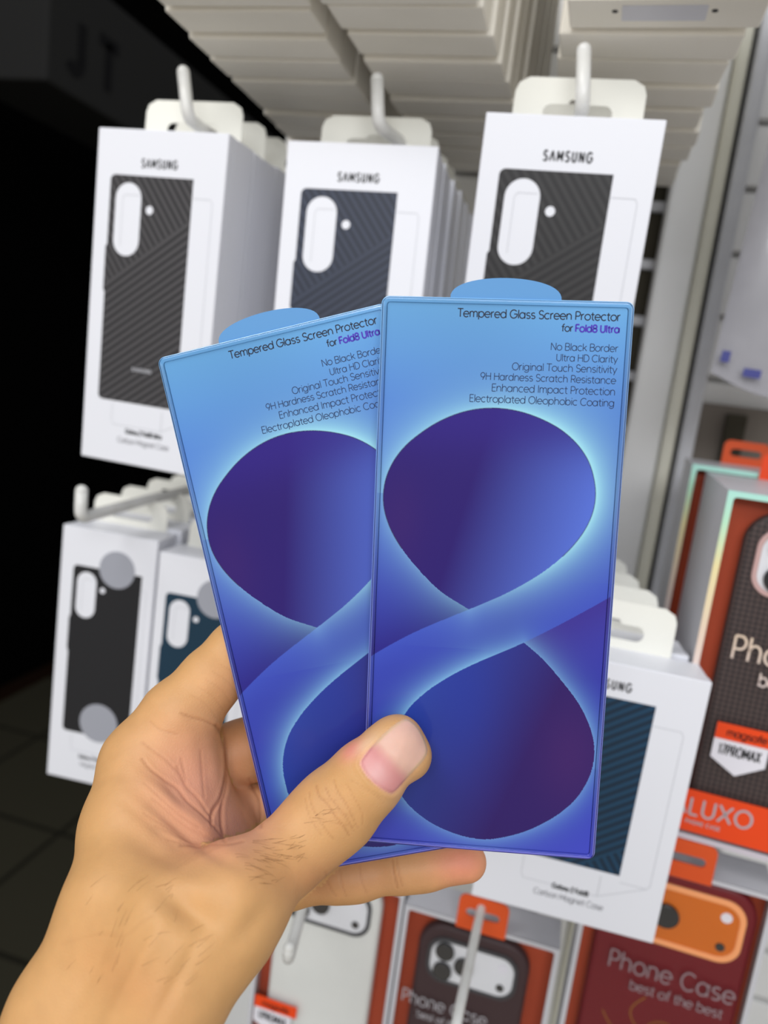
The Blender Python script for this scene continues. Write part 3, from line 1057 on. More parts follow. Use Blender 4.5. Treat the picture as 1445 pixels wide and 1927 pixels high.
L1 = [(32.0, 98.9), (22.6, 93.4), (15.2, 86.7), (9.1, 79.6), (4.9, 72.6), (2.8, 65.6), (3.0, 58.5), (5.3, 52.0), (9.2, 46.5), (14.5, 41.8), (20.1, 38.1), (26.2, 35.4), (32.4, 33.9), (38.7, 33.6), (44.9, 34.4), (51.2, 36.3), (57.6, 39.4), (63.0, 43.7), (66.9, 48.8), (69.1, 54.4), (70.0, 60.0), (69.4, 65.7), (67.1, 71.6), (63.1, 77.5), (57.8, 83.0), (51.2, 88.2), (42.0, 93.9), (32.0, 98.9)]
BU = [(32.0, 98.9), (23.5, 103.0), (14.3, 107.7), (6.9, 112.2), (1.3, 116.0), (-4, 120.2)]
BL = [(50.4, 108.9), (60.6, 102.8), (69.4, 97.2), (77.4, 91.9), (82, 88.6)]
L2 = [(50.4, 108.9), (56.7, 114.0), (63.6, 121.3), (69.6, 128.8), (73.7, 136.8), (75.3, 143.9), (74.6, 151.8), (70.9, 160.1), (64.6, 167.0), (55.5, 173.0), (46.2, 176.5), (39.5, 177.4), (31.7, 176.3), (22.9, 172.9), (15.6, 167.6), (11.2, 161.5), (9.4, 154.4), (9.1, 147.5), (10.4, 140.5), (14.1, 133.2), (19.9, 127.0), (27.2, 121.5), (34.3, 117.2), (42.7, 112.9), (50.4, 108.9)]


def seg_dist(px, py, line):
    d = np.full(px.shape, 1e9)
    for a, b in zip(line[:-1], line[1:]):
        v = b - a
        t = np.clip(((px - a[0]) * v[0] + (py - a[1]) * v[1]) / max(v @ v, 1e-9), 0, 1)
        d = np.minimum(d, (px - a[0] - t * v[0]) ** 2 + (py - a[1] - t * v[1]) ** 2)
    return np.sqrt(d)


def inside(px, py, poly):
    r = np.zeros(px.shape, bool)
    for a, b in zip(poly, np.roll(poly, -1, 0)):
        if a[1] == b[1]:
            continue
        c = ((a[1] > py) != (b[1] > py)) & (px < (b[0] - a[0]) * (py - a[1]) / (b[1] - a[1]) + a[0])
        r ^= c
    return r


def artwork():
    """the printed picture: a blue ground with a big looping ribbon, as colours on a fine grid"""
    ins = 0.6
    nx, nz = 400, 935
    xs = np.linspace(ins, SW - ins, nx)
    zs = np.linspace(ins, SH - ins, nz)
    X, Y = np.meshgrid(xs, zs)
    X, Y = X.ravel(), Y.ravel()
    l1, l2, bu, bl = spline(L1), spline(L2), spline(BU), spline(BL)
    C = lambda *c: np.array([[lin(v) for v in c]])
    mix = lambda a, b, t: a + (b - a) * np.clip(t, 0, 1)[:, None]
    st = [(0, (98, 158, 208)), (16, (90, 144, 204)), (32, (78, 124, 198)), (60, (70, 102, 190)), (95, (56, 70, 176)), (120, (42, 48, 158)), (150, (46, 58, 174)), (182, (62, 70, 190))]
    ys = [s[0] for s in st]
    base = np.stack([np.interp(Y, ys, [lin(s[1][k]) for s in st]) for k in range(3)], 1)
    # drifting soft tone in the ground colour
    base *= (1 + 0.10 * np.sin(X / 17 + Y / 43 + 0.6) * np.sin(Y / 29 - X / 40))[:, None]
    d1, d2, du, dl = seg_dist(X, Y, l1), seg_dist(X, Y, l2), seg_dist(X, Y, bu), seg_dist(X, Y, bl)
    bo = bu[np.argsort(bu[:, 0])]
    lo = bl[np.argsort(bl[:, 0])]
    buy = np.interp(X, bo[:, 0], bo[:, 1])
    bly = np.interp(X, lo[:, 0], lo[:, 1])
    in1 = inside(X, Y, l1[:-1])
    in2 = inside(X, Y, l2[:-1])
    A = (X < 32.0) & (Y < buy) & (Y > 66)
    Cc = (X > 50.4) & (Y > bly) & (Y < 150)
    band = ~A & ~Cc & (((X < 32.0) & (Y >= buy)) | ((X >= 32) & (Y > 88))) & (Y < 150)
    col = base.copy()
    # pieces of ground beside the crossing
    a_soft = np.clip((Y - 60) / 30, 0, 1)
    col = mix(col, C(38, 30, 128), 0.92 * np.exp(-(du / 13.0) ** 1.3) * (A | False) * a_soft)
    col = mix(col, C(58, 44, 140), 0.92 * np.exp(-(dl / 17.0) ** 1.4) * Cc)
    col = mix(col, C(60, 82, 190), 0.8 * np.exp(-du / 10.0) * band * np.clip((46 - X) / 14, 0, 1))
    col = mix(col, C(58, 76, 186), 0.75 * np.exp(-dl / 8.0) * band * np.clip((X - 44) / 12, 0, 1))
    # glow that hugs the loops
    ang = np.arctan2(-(Y - 62), X - 36)
    w1 = 0.50 + 0.50 * np.cos(ang - math.radians(25))
    w1 = np.where(A & (Y > 68), 0.30, np.maximum(w1, np.where(Y < 62, 0.50 + 0.12 * np.clip((62 - Y) / 25, 0, 1), 0.3)))
    g1 = w1 * (0.62 * np.exp(-d1 / 2.4) + 0.55 * np.exp(-(d1 / 8.0) ** 1.2))
    col = mix(col, C(152, 212, 230), np.where(Cc | (Y > 112), 0, g1))
    w2 = np.where(Cc, 0.50, 0.40 + 0.40 * np.clip((52 - X) / 14, 0, 1) * np.clip((172 - Y) / 14, 0, 1))
    g2 = w2 * (0.50 * np.exp(-d2 / 1.8) + 0.5 * np.exp(-(d2 / 4.6) ** 1.2))
    g2 = np.where(A, 0, g2)
    col = mix(col, C(128, 186, 226), np.where(Y > 92, g2, 0))
    # loop fills
    t1 = (X - 30) / 40 * 0.9 + (Y - 60) / 60 * 0.35
    f1 = mix(np.repeat(C(40, 20, 106), len(X), 0), C(86, 114, 214), np.clip(t1, 0, 1) ** 1.1)
    f1 = mix(f1, C(46, 28, 128), 0.75 * np.exp(-((Y - 36) / 12) ** 2))
    f1 = mix(f1, C(58, 28, 104), 0.5 * np.exp(-(((X - 8) / 8) ** 2 + ((Y - 72) / 16) ** 2)))
    t2 = (X - 12) / 60 * 0.75 + (Y - 118) / 60 * 0.30
    f2 = mix(np.repeat(C(40, 70, 168), len(X), 0), C(42, 18, 96), np.clip(t2 * 1.5, 0, 1))
    f2 = mix(f2, C(66, 28, 100), 0.6 * np.exp(-(((X - 68) / 11) ** 2 + ((Y - 146) / 18) ** 2)))
    f2 = mix(f2, C(32, 52, 154), 0.5 * np.exp(-(((X - 32) / 11) ** 2 + ((Y - 128) / 22) ** 2)))
    aa1 = np.clip(d1 / 0.12, 0, 1)
    col = np.where(in1[:, None], f1, col)
    col = np.where(in2[:, None], f2, col)
    # hairline printed along the upper loop
    ln = np.exp(-(d1 / 0.16) ** 2) * (Y < 80)
    col = mix(col, C(46, 40, 60), 0.7 * ln)
    col = np.clip(col * ART_GAIN, 0, 1)
    verts = np.stack([X / 1000, np.zeros_like(X), -Y / 1000], 1)
    idx = np.arange(nx * nz).reshape(nz, nx)
    q = np.stack([idx[:-1, :-1], idx[1:, :-1], idx[1:, 1:], idx[:-1, 1:]], -1).reshape(-1, 4)
    me = bpy.data.meshes.new('printed_card')
    me.vertices.add(len(verts))
    me.vertices.foreach_set('co', verts.ravel())
    me.loops.add(q.size)
    me.loops.foreach_set('vertex_index', q.ravel())
    me.polygons.add(len(q))
    me.polygons.foreach_set('loop_start', np.arange(0, q.size, 4))
    me.update(calc_edges=True)
    at_ = me.color_attributes.new('ink', 'FLOAT_COLOR', 'POINT')
    at_.data.foreach_set('color', np.concatenate([col, np.ones((len(col), 1))], 1).astype(np.float32).ravel())
    return me


def ink_mat(name, attr, rough, coat):
    m = bpy.data.materials.new(name)
    m.use_nodes = True
    nt = m.node_tree
    b = nt.nodes['Principled BSDF']
    a = nt.nodes.new('ShaderNodeAttribute')
    a.attribute_name = attr
    nt.links.new(a.outputs['Color'], b.inputs['Base Color'])
    b.inputs['Roughness'].default_value = rough
    b.inputs['Specular IOR Level'].default_value = 0.12
    b.inputs['Coat Weight'].default_value = coat
    b.inputs['Coat Roughness'].default_value = 0.06
    return m


def blue_edge_mat():
    m = bpy.data.materials.new('tinted_clear_edge')
    m.use_nodes = True
    nt = m.node_tree
    b = nt.nodes['Principled BSDF']
    tc = nt.nodes.new('ShaderNodeTexCoord')
    sp = nt.nodes.new('ShaderNodeSeparateXYZ')
    mp = nt.nodes.new('ShaderNodeMapRange')
    mp.inputs[1].default_value = -0.181
    mp.inputs[2].default_value = 0.006
    cr = nt.nodes.new('ShaderNodeValToRGB')
    e = cr.color_ramp.elements
    e[0].position, e[0].color = 0.0, rgb(112, 114, 222)
    e[1].position, e[1].color = 1.0, rgb(126, 184, 232)
    x = e.new(0.45)
    x.color = rgb(104, 124, 214)
    nt.links.new(tc.outputs['Object'], sp.inputs[0])
    nt.links.new(sp.outputs[2], mp.inputs[0])
    nt.links.new(mp.outputs[0], cr.inputs[0])
    nt.links.new(cr.outputs[0], b.inputs['Base Color'])
    b.inputs['Roughness'].default_value = 0.12
    b.inputs['Specular IOR Level'].default_value = 0.6
    b.inputs['Coat Weight'].default_value = 1.0
    b.inputs['Coat Roughness'].default_value = 0.03
    return m


M_ART = ink_mat('glossy_printed_card', 'ink', 0.4, 0.45)
M_EDGE = blue_edge_mat()
def rim_mat():
    m = film_mat()
    m.name = 'clear_plastic_rim'
    for n in m.node_tree.nodes:
        if n.type == 'BSDF_GLOSSY':
            n.inputs['Roughness'].default_value = 0.10
        if n.type == 'FRESNEL':
            n.inputs['IOR'].default_value = 1.35
        if n.type == 'BSDF_TRANSPARENT':
            n.inputs['Color'].default_value = (1.0, 1.0, 1.0, 1)
    return m


M_RIM = rim_mat()
M_TABBLUE = mat('blue_card_tab', rgb(98, 152, 206), 0.5, 0.15)
M_TXT = mat('dark_print', rgb(30, 40, 62), 0.5, 0.3)
M_TXT2 = mat('thin_dark_print', rgb(36, 56, 96), 0.5, 0.3)
M_PURPLE = mat('purple_print', rgb(70, 48, 176), 0.5, 0.3)


def protector_pack(mtx, label):
    r = empty('screen_protector_pack', mtx, label, 'screen protector', 'blue screen protector packs held in the hand')
    w, h = SW / 1000, SH / 1000
    th = 0.0011
    plate('case_body', [round_rect(0, w, -h, 0, 0.0022)], th, M_EDGE, r, y=0.0, bev=0.0003)
    # rounded thumb tab of the card, standing out at the top
    c = [(0.0212 + 0.0345 * (1 - math.cos(math.pi * k / 24)) / 2, 0.0066 * math.sin(math.pi * k / 24) ** 0.8) for k in range(25)]
    plate('card_tab', [[(0.0212, -0.0006)] + c + [(0.0557, -0.0006)]], 0.0006, M_TABBLUE, r, y=0.0004)
    me = artwork() if 'printed_card' not in bpy.data.meshes else bpy.data.meshes['printed_card']
    o = mesh_obj('printed_card', me, M_ART, r)
    o.location = (0, -0.00004, 0)
    # raised clear rim
    bm = bmesh.new()
    prof = [(0.0, -0.0002)] + [(0.00085 - 0.00085 * math.cos(math.pi * k / 10), 0.0008 * math.sin(math.pi * k / 10)) for k in range(11)]
    prof = [(max(a, 0.0), b) for a, b in prof]
    rings = []
    for (inn, up) in prof:
        ol = round_rect(inn, w - inn, -h + inn, -inn, max(0.0022 - inn, 0.0009))
        rings.append([bm.verts.new((x, -up, z)) for x, z in ol])
    for a, b_ in zip(rings, rings[1:]):
        n = len(a)
        for k in range(n):
            bm.faces.new((a[k], b_[k], b_[(k + 1) % n], a[(k + 1) % n]))
    bmesh.ops.recalc_face_normals(bm, faces=bm.faces)
    bm_obj('clear_rim', bm, M_RIM, r, smooth=True)
    y = -0.0001
    bm = bmesh.new()
    def ln(s, xr, zb, width, wt, b_=None):
        b_ = b_ or bm
        size = width / text_width(s, 1.0)
        add_text(b_, s, xr / 1000, -zb / 1000, size / 1000, wt / 1000, y=y, align='R')
        return size
    ln('Tempered Glass Screen Protector', 73.9, 5.6, 50.2, 0.32)
    wv = text_width('Fold8 Ultra', 1.0)
    size = 2.15
    add_text(bm, 'for', (73.9 - size * wv - 0.8) / 1000, -0.0092, size / 1000, 0.00030, y=y, align='R')
    bm_obj('title_lettering', bm, M_TXT, r)
    bm = bmesh.new()
    add_text(bm, 'Fold8 Ultra', 0.0739, -0.0092, size / 1000, 0.00046, y=y, align='R', xs=0.97, track=0.03)
    bm_obj('model_lettering', bm, M_PURPLE, r)
    bm = bmesh.new()
    for s, zb, wd in (('No Black Border', 15.0, 20.8), ('Ultra HD Clarity', 18.3, 18.9), ('Original Touch Sensitivity', 21.5, 32.4), ('9H Hardness Scratch Resistance', 24.8, 42.1), ('Enhanced Impact Protection', 28.3, 38.4), ('Electroplated Oleophobic Coating', 31.8, 45.2)):
        ln(s, 73.9, zb, wd, 0.21)
    bm_obj('feature_lettering', bm, M_TXT2, r)
    return r


def mtx_of(cols, org):
    m = Matrix(cols).to_4x4()
    m.translation = (org[0], org[1], org[2] + CZ)
    return m


KR = 0.9917
ra = np.array([[0.97911468, -0.17719901, -0.09967422], [0.18287695, 0.98181326, 0.05097782], [0.08882825, -0.06814125, 0.9937134]])
mr = mtx_of(ra.tolist(), np.array([-0.06617, 0.23229, 0.02424]) * KR) @ Matrix.Scale(KR, 4)
protector_pack(mr, 'right blue glass pack in front, its full figure-eight print showing, pinned by the thumb')
la = [[0.9204917461511108, -0.16836898329816508, -0.35262845989911434], [0.19066351437734053, 0.9812210468847024, 0.029200709507998968], [0.3410899728121024, -0.09411239351770355, 0.9353076968748885]]
protector_pack(mtx_of(la, (-0.13781340021275187, 0.22243968353061916, -0.0037681805714061753)), 'left blue glass pack behind, tilted anticlockwise and half covered by the right one')

# ---------------------------------------------------------------- the hand that holds the packs
def cp(px, py, z):                       # camera axes: right, down, forward
    return np.array([(px - CX) / F * z, (py - CY) / F * z, z])


def cone(P, a, b, ra, rb):
    """distance to a capsule with two radii"""
    ba = b - a
    l2 = ba @ ba
    t = np.clip(((P - a) @ ba) / max(l2, 1e-12), 0, 1)
    d = P - a - t[:, None] * ba
    return np.sqrt(np.einsum('ij,ij->i', d, d)) - (ra + (rb - ra) * t)


def smin(a, b, k):
    h = np.clip(0.5 + 0.5 * (b - a) / k, 0, 1)
    return b + (a - b) * h - k * h * (1 - h)


def chain(P, nodes, k=0.003):
    d = None
    for (a, b) in zip(nodes[:-1], nodes[1:]):
        c = cone(P, cp(*a[:3]), cp(*b[:3]), a[3] * a[2] / F, b[3] * b[2] / F)
        d = c if d is None else smin(d, c, k)
    return d


# every node: pixel x, pixel y, depth, radius in pixels
FOREARM_A = [(222, 1716, .214, 98), (130, 1905, .206, 104), (30, 2130, .198, 112)]
FOREARM_B = [(390, 1760, .208, 104), (322, 1868, .200, 104), (215, 2110, .190, 112)]
WEB = [(236, 1690, .218, 98), (255, 1560, .236, 92), (284, 1441, .252, 90)]
PALM = [(330, 1680, .226, 105), (352, 1545, .252, 82), (352, 1440, .258, 72)]
PALM2 = [(390, 1650, .246, 95), (408, 1535, .2715, 78)]
INDEX = [(284, 1441, .252, 90), (338, 1352, .256, 72), (397, 1279, .2603, 57), (447, 1226, .2660, 54), (530, 1150, .268, 52), (640, 1150, .268, 46), (730, 1180, .268, 38)]
MIDDLE = [(372, 1462, .272, 52), (440, 1418, .274, 54), (475, 1409, .276, 55), (570, 1360, .276, 52), (690, 1340, .274, 46), (790, 1350, .272, 38)]
RING = [(408, 1535, .2735, 70), (470, 1530, .276, 48), (560, 1490, .282, 46), (680, 1480, .278, 44), (790, 1490, .275, 36)]
PINKY = [(440, 1650, .272, 74), (540, 1660, .272, 46), (640, 1650, .2705, 43), (675, 1649, .270, 41), (760, 1634, .2685, 41), (800, 1631, .268, 39.5), (878, 1622, .267, 37)]
THUMB = [(384, 1742, .210, 108), (455, 1680, .215, 90), (552, 1600, .2275, 69), (600, 1553, .2318, 73), (636, 1520, .2342, 75), (690, 1464, .2343, 67), (738, 1415, .2346, 57)]
TIPS = [[(741, 1409, .2348, 50), (752, 1392, .2352, 37)], [(741, 1409, .2348, 50), (771, 1424, .2352, 34)], [(752, 1393, .2352, 37), (771, 1422, .2352, 35)]]
THENAR = [(330, 1735, .204, 98), (420, 1716, .209, 96)]


def hand_sdf(P):
    k = 0.010
    d = chain(P, FOREARM_A, 0.006)
    d = smin(d, chain(P, FOREARM_B, 0.006), 0.014)
    d = smin(d, chain(P, WEB, 0.008), k)
    d = smin(d, chain(P, PALM, 0.008), k)
    d = smin(d, chain(P, PALM2, 0.008), 0.007)
    d = smin(d, chain(P, THENAR, 0.008), k)
    th = chain(P, THUMB, 0.004)
    for t in TIPS:
        th = smin(th, chain(P, t, 0.003), 0.004)
    d = smin(d, th, 0.007)
    fi = smin(chain(P, INDEX, 0.004), d, 0.005)
    mi = smin(chain(P, MIDDLE, 0.004), d, 0.0022)
    ri = smin(chain(P, RING, 0.004), d, 0.003)
    pi_ = smin(chain(P, PINKY, 0.004), d, 0.003)
    return np.minimum(np.minimum(fi, mi), np.minimum(ri, pi_))


def surface_nets(fn, lo, hi, h):
    n = np.ceil((hi - lo) / h).astype(int) + 1
    ax = [lo[i] + h * np.arange(n[i]) for i in range(3)]
    # coarse pass to skip empty space
    V = np.full(n, 1.0, np.float32)
    B = 16
    for i0 in range(0, n[0], B):
        for j0 in range(0, n[1], B):
            for k0 in range(0, n[2], B):
                a, b, c = ax[0][i0:i0 + B + 1], ax[1][j0:j0 + B + 1], ax[2][k0:k0 + B + 1]
                ctr = np.array([[a.mean(), b.mean(), c.mean()]])
                dc = fn(ctr)[0]
                if abs(dc) > h * B * 0.95 + 0.006:
                    V[i0:i0 + B + 1, j0:j0 + B + 1, k0:k0 + B + 1] = np.sign(dc)
                    continue
                G = np.stack(np.meshgrid(a, b, c, indexing='ij'), -1).reshape(-1, 3)
                V[i0:i0 + B + 1, j0:j0 + B + 1, k0:k0 + B + 1] = fn(G).reshape(len(a), len(b), len(c))
    S = V < 0
    nx, ny, nz = n
    corners = [(i, j, k) for i in (0, 1) for j in (0, 1) for k in (0, 1)]
    cnt = sum(S[i:nx - 1 + i, j:ny - 1 + j, k:nz - 1 + k].astype(np.int8) for i, j, k in corners)
    cells = np.argwhere((cnt > 0) & (cnt < 8))
    cid = -np.ones((nx - 1, ny - 1, nz - 1), np.int64)
    cid[tuple(cells.T)] = np.arange(len(cells))
    acc = np.zeros((len(cells), 3))
    num = np.zeros(len(cells))
    for ia, a in enumerate(corners):
        for b in corners[ia + 1:]:
            if sum(abs(np.array(a) - np.array(b))) != 1:
                continue
            va = V[tuple((cells + a).T)]
            vb = V[tuple((cells + b).T)]
            m = (va < 0) != (vb < 0)
            t = np.where(m, va / np.where(m, va - vb, 1), 0)
            p = np.array(a) + t[:, None] * (np.array(b) - np.array(a))
            acc += p * m[:, None]
            num += m
    verts = lo + (cells + acc / num[:, None]) * h
    quads = []
    for axis in range(3):
        o1, o2 = [(1, 2), (2, 0), (0, 1)][axis]
        sl = [slice(1, None)] * 3
        s0 = [slice(1, n[q] - 1) for q in range(3)]
        s1 = list(s0)
        s0[axis] = slice(0, n[axis] - 1)
        s1[axis] = slice(1, n[axis])
        A_, B_ = S[tuple(s0)], S[tuple(s1)]
        for flip in (False, True):
            e = np.argwhere((A_ & ~B_) if not flip else (~A_ & B_))
            off = np.array([1, 1, 1])
            off[axis] = 0
            e = e + off
            e1 = np.zeros(3, int)
            e1[o1] = 1
            e2 = np.zeros(3, int)
            e2[o2] = 1
            q = np.stack([cid[tuple((e - e1 - e2).T)], cid[tuple((e - e2).T)], cid[tuple(e.T)], cid[tuple((e - e1).T)]], 1)
            quads.append(q if not flip else q[:, ::-1])
    return verts, np.concatenate(quads)


def relax(v, q, it, lam=0.5):
    e = np.concatenate([q[:, [0, 1]], q[:, [1, 2]], q[:, [2, 3]], q[:, [3, 0]]])
    for i in range(it):
        s = np.zeros_like(v)
        c = np.zeros(len(v))
        np.add.at(s, e[:, 0], v[e[:, 1]])
        np.add.at(s, e[:, 1], v[e[:, 0]])
        np.add.at(c, e[:, 0], 1)
        np.add.at(c, e[:, 1], 1)
        l = lam if i % 2 == 0 else -lam * 0.94
        v = v + l * (s / c[:, None] - v)
    return v


HV = 0.00062
lo, hi = np.array([-0.155, 0.012, 0.160]), np.array([0.050, 0.165, 0.305])
hv, hq = surface_nets(hand_sdf, lo, hi, HV)
hv = relax(hv, hq, 6)


def vnormals(v, q):
    n = np.cross(v[q[:, 2]] - v[q[:, 0]], v[q[:, 3]] - v[q[:, 1]])
    out = np.zeros_like(v)
    for k in range(4):
        np.add.at(out, q[:, k], n)
    return out / np.maximum(np.linalg.norm(out, axis=1), 1e-12)[:, None]


hn = vnormals(hv, hq)
# ---- skin detail: creases, knuckle folds, nail (found on the near side of the hand, then fixed in the mesh)
pxy = np.stack([CX + F * hv[:, 0] / hv[:, 2], CY + F * hv[:, 1] / hv[:, 2]], 1)
facing = -np.einsum('ij,ij->i', hn, hv / np.linalg.norm(hv, axis=1)[:, None])
cell = 6.0
ci = np.floor((pxy + 600) / cell).astype(int)
ci = np.clip(ci, 0, 599)
key = ci[:, 0] * 600 + ci[:, 1]
zmin = np.full(360000, 9.0)
np.minimum.at(zmin, key, hv[:, 2])
near = (hv[:, 2] < zmin[key] + 0.005) & (facing > 0.05)
disp = np.zeros(len(hv))
folds = np.zeros(len(hv))
crease = np.zeros(len(hv))


def px_dist(line):
    d = np.full(len(hv), 1e9)
    L = np.array(line, float)
    x0, y0, x1, y1 = L[:, 0].min() - 40, L[:, 1].min() - 40, L[:, 0].max() + 40, L[:, 1].max() + 40
    s = np.where(near & (pxy[:, 0] > x0) & (pxy[:, 0] < x1) & (pxy[:, 1] > y0) & (pxy[:, 1] < y1))[0]
    if len(s):
        d[s] = seg_dist(pxy[s, 0], pxy[s, 1], spline(line, 6))
    return d


def fold(line, width, depth, dark=1.0, soft=0.45):
    """a skin fold: a groove with soft shoulders, in pixels and millimetres"""
    global disp, crease, folds
    d = px_dist(line)
    width = width * 0.8
    depth = depth * soft
    g = np.exp(-(d / width) ** 2)
    folds = np.maximum(folds, depth / 1000 * g)
    disp += depth / 1000 * 0.25 * np.exp(-((d - 2.2 * width) / (1.2 * width)) ** 2)
    crease = np.maximum(crease, dark * np.exp(-(d / (width * 0.9)) ** 2))


c4 = lambda *p: [(x / 2.5804, 1180 + y / 2.5804) for x, y in p]
c5 = lambda *p: [(380 + x / 2.5804, 1320 + y / 2.5804) for x, y in p]
def lump(cx, cy, rx, ry, mm, rotd=0.0):
    """a broad swelling (or hollow) of the flesh"""
    global disp
    x, y = pxy[:, 0] - cx, pxy[:, 1] - cy
    c, s_ = math.cos(math.radians(rotd)), math.sin(math.radians(rotd))
    disp += mm / 1000 * np.exp(-((x * c + y * s_) / rx) ** 2 - ((-x * s_ + y * c) / ry) ** 2) * near


# bones and tendons
lump(345, 1528, 95, 15, 1.3, 40)
lump(352, 1566, 80, 13, -1.5, 38)
lump(300, 1560, 70, 12, -0.7, 38)
lump(372, 1470, 20, 70, 0.9, -12)
lump(330, 1500, 14, 50, -0.6, -30)
lump(400, 1440, 18, 50, 0.8, -6)
lump(450, 1668, 54, 48, 2.2)
lump(352, 1706, 70, 34, -3.2, 40)
lump(470, 1745, 60, 22, -0.9, -50)
lump(300, 1600, 100, 26, -1.2, 28)
lump(255, 1830, 120, 16, 0.9, -62)
lump(330, 1850, 110, 14, -0.7, -62)
lump(185, 1800, 110, 16, -0.5, -64)
lump(330, 1345, 60, 26, 0.8, -45)
lump(600, 1590, 60, 40, -0.5, -45)
# palm: large lines
fold(c4((1050, 480), (1085, 540), (1098, 620), (1095, 720), (1070, 830), (1028, 900), (1020, 960)), 4.0, 0.9, .8)
fold(c4((880, 420), (930, 440), (990, 455), (1045, 480)), 3.2, 0.5, .7)
fold(c4((690, 560), (730, 590), (800, 640), (850, 690), (880, 720)), 3, 0.35, .5)
fold(c4((690, 640), (730, 690), (800, 740), (860, 780), (910, 850), (960, 900), (1010, 950), (1060, 1000), (1095, 1050)), 3.4, 0.6, .7)
fold(c4((860, 680), (900, 770), (950, 830), (1000, 900), (1020, 930)), 3, 0.45, .55)
fold(c4((730, 460), (780, 500), (860, 520)), 3, 0.25, .35)
fold(c4((880, 640), (890, 700), (900, 760)), 3, 0.3, .35)
fold(c4((970, 600), (975, 740), (985, 830)), 3, 0.25, .35)
fold(c4((1095, 610), (1100, 760), (1075, 870), (1075, 960), (1085, 1040)), 4, 0.8, .7)
fold(c4((1070, 830), (1030, 900), (1020, 980)), 3, 0.35, .4)
fold(c4((1210, 740), (1235, 790), (1262, 850), (1268, 970)), 3.5, 0.6, .6)
# folds that fan out from the thumb web
for i, (a, b) in enumerate((((740, 830), (1050, 1050)), ((700, 900), (1000, 1050)), ((760, 960), (1060, 1060)), ((820, 1020), (1080, 1062)), ((700, 760), (960, 980)))):
    m = ((a[0] + b[0]) / 2, (a[1] + b[1]) / 2 + 14)
    fold(c4(a, m, b), 2.6, 0.28, .35)
fold(c4((880, 1050), (960, 1050), (1040, 1058), (1110, 1060), (1180, 1040)), 3.2, 0.5, .6)
for i in range(4):
    fold(c4((860 + 40 * i, 1150 - 14 * i), (920 + 36 * i, 1110 - 10 * i), (990 + 30 * i, 1066)), 2.2, 0.16, .25)
# index base
for i in range(6):
    x, y = 930 + 34 * i, 330 - 38 * i
    fold(c4((x, y), (x + 70, y + 46), (x + 120, y + 110)), 2.0, 0.14, .22)
# thumb knuckle
fold(c5((555, 410), (570, 460), (610, 500), (650, 560), (690, 610), (715, 650)), 2.6, 0.30, .75)
fold(c5((640, 385), (660, 440), (700, 500), (730, 560), (750, 600)), 2.4, 0.22, .6)
fold(c5((600, 420), (625, 470), (665, 520), (705, 570), (735, 625)), 2.2, 0.26, .65)
fold(c5((520, 440), (530, 500), (560, 560), (600, 620), (640, 670)), 2.4, 0.18, .5)
fold(c5((500, 470), (515, 540), (545, 600), (580, 650)), 2.2, 0.14, .4)
fold(c5((700, 400), (740, 470), (775, 540), (780, 600)), 2.2, 0.14, .4)
fold(c5((580, 470), (640, 480), (690, 470)), 2.0, 0.12, .35)
fold(c5((610, 540), (680, 545), (740, 560)), 2.0, 0.12, .35)
fold(c5((630, 590), (690, 600), (760, 610)), 2.0, 0.12, .35)
fold(c5((720, 380), (790, 420), (850, 460), (880, 490)), 2.0, 0.12, .3)
# little finger joints
fold(c5((925, 770), (932, 830), (950, 905)), 3.0, 0.35, .7)
fold(c5((945, 765), (955, 830), (972, 895)), 2.6, 0.2, .5)
fold(c5((765, 800), (775, 870), (800, 930)), 2.8, 0.2, .4)
fold(c5((600, 830), (615, 890), (650, 945)), 2.8, 0.25, .45)
fold(c5((670, 820), (680, 890), (700, 945)), 2.4, 0.2, .4)
# wrist
fold(c4((480, 1490), (600, 1500), (690, 1430), (740, 1400)), 5, 0.16, .18)
fold(c4((300, 1540), (450, 1500), (560, 1490)), 5, 0.12, .12)
# nail
nail = np.array([(678, 1436), (688, 1418), (709, 1394), (727, 1376), (746, 1361), (764, 1352.5), (781, 1362), (794, 1380), (803, 1402), (804.5, 1416), (797, 1431), (783, 1447), (768, 1463), (755, 1478), (742, 1491), (733, 1492), (716, 1483), (700, 1470), (687, 1455)])
nl = spline(nail, 6, True)
nd = np.full(len(hv), 1e9)
s = np.where(near & (pxy[:, 0] > 640) & (pxy[:, 1] < 1530) & (pxy[:, 1] > 1310) & (pxy[:, 0] < 850))[0]
nd[s] = seg_dist(pxy[s, 0], pxy[s, 1], np.vstack([nl, nl[:1]]))
nin = np.zeros(len(hv), bool)
nin[s] = inside(pxy[s, 0], pxy[s, 1], nl)
sd = np.where(nin, nd, -nd)
prox = np.clip(((pxy[:, 0] - 700) * 0.723 - (pxy[:, 1] - 1440) * 0.69) / 80 + 0.5, 0, 1)      # 0 at the root, 1 at the free edge
disp += np.where(nin, 0.00030 * np.clip(nd / 5, 0, 1), 0)
disp -= 0.00045 * np.exp(-(sd / 2.6) ** 2) * (1 - 0.6 * prox)
disp += 0.00035 * np.exp(-((sd + 7) / 5) ** 2) * (1 - prox)
calm = 1 - 0.85 * np.exp(-((pxy[:, 0] - 408) / 26) ** 2 - ((pxy[:, 1] - 1587) / 18) ** 2)      # the deepest point of the web stays smooth
hv = hv + hn * ((disp - folds) * calm)[:, None]

# ---- skin colour
SK = lambda *c: np.array([[lin(x) for x in c]])
hc = np.repeat(SK(210, 160, 105), len(hv), 0)


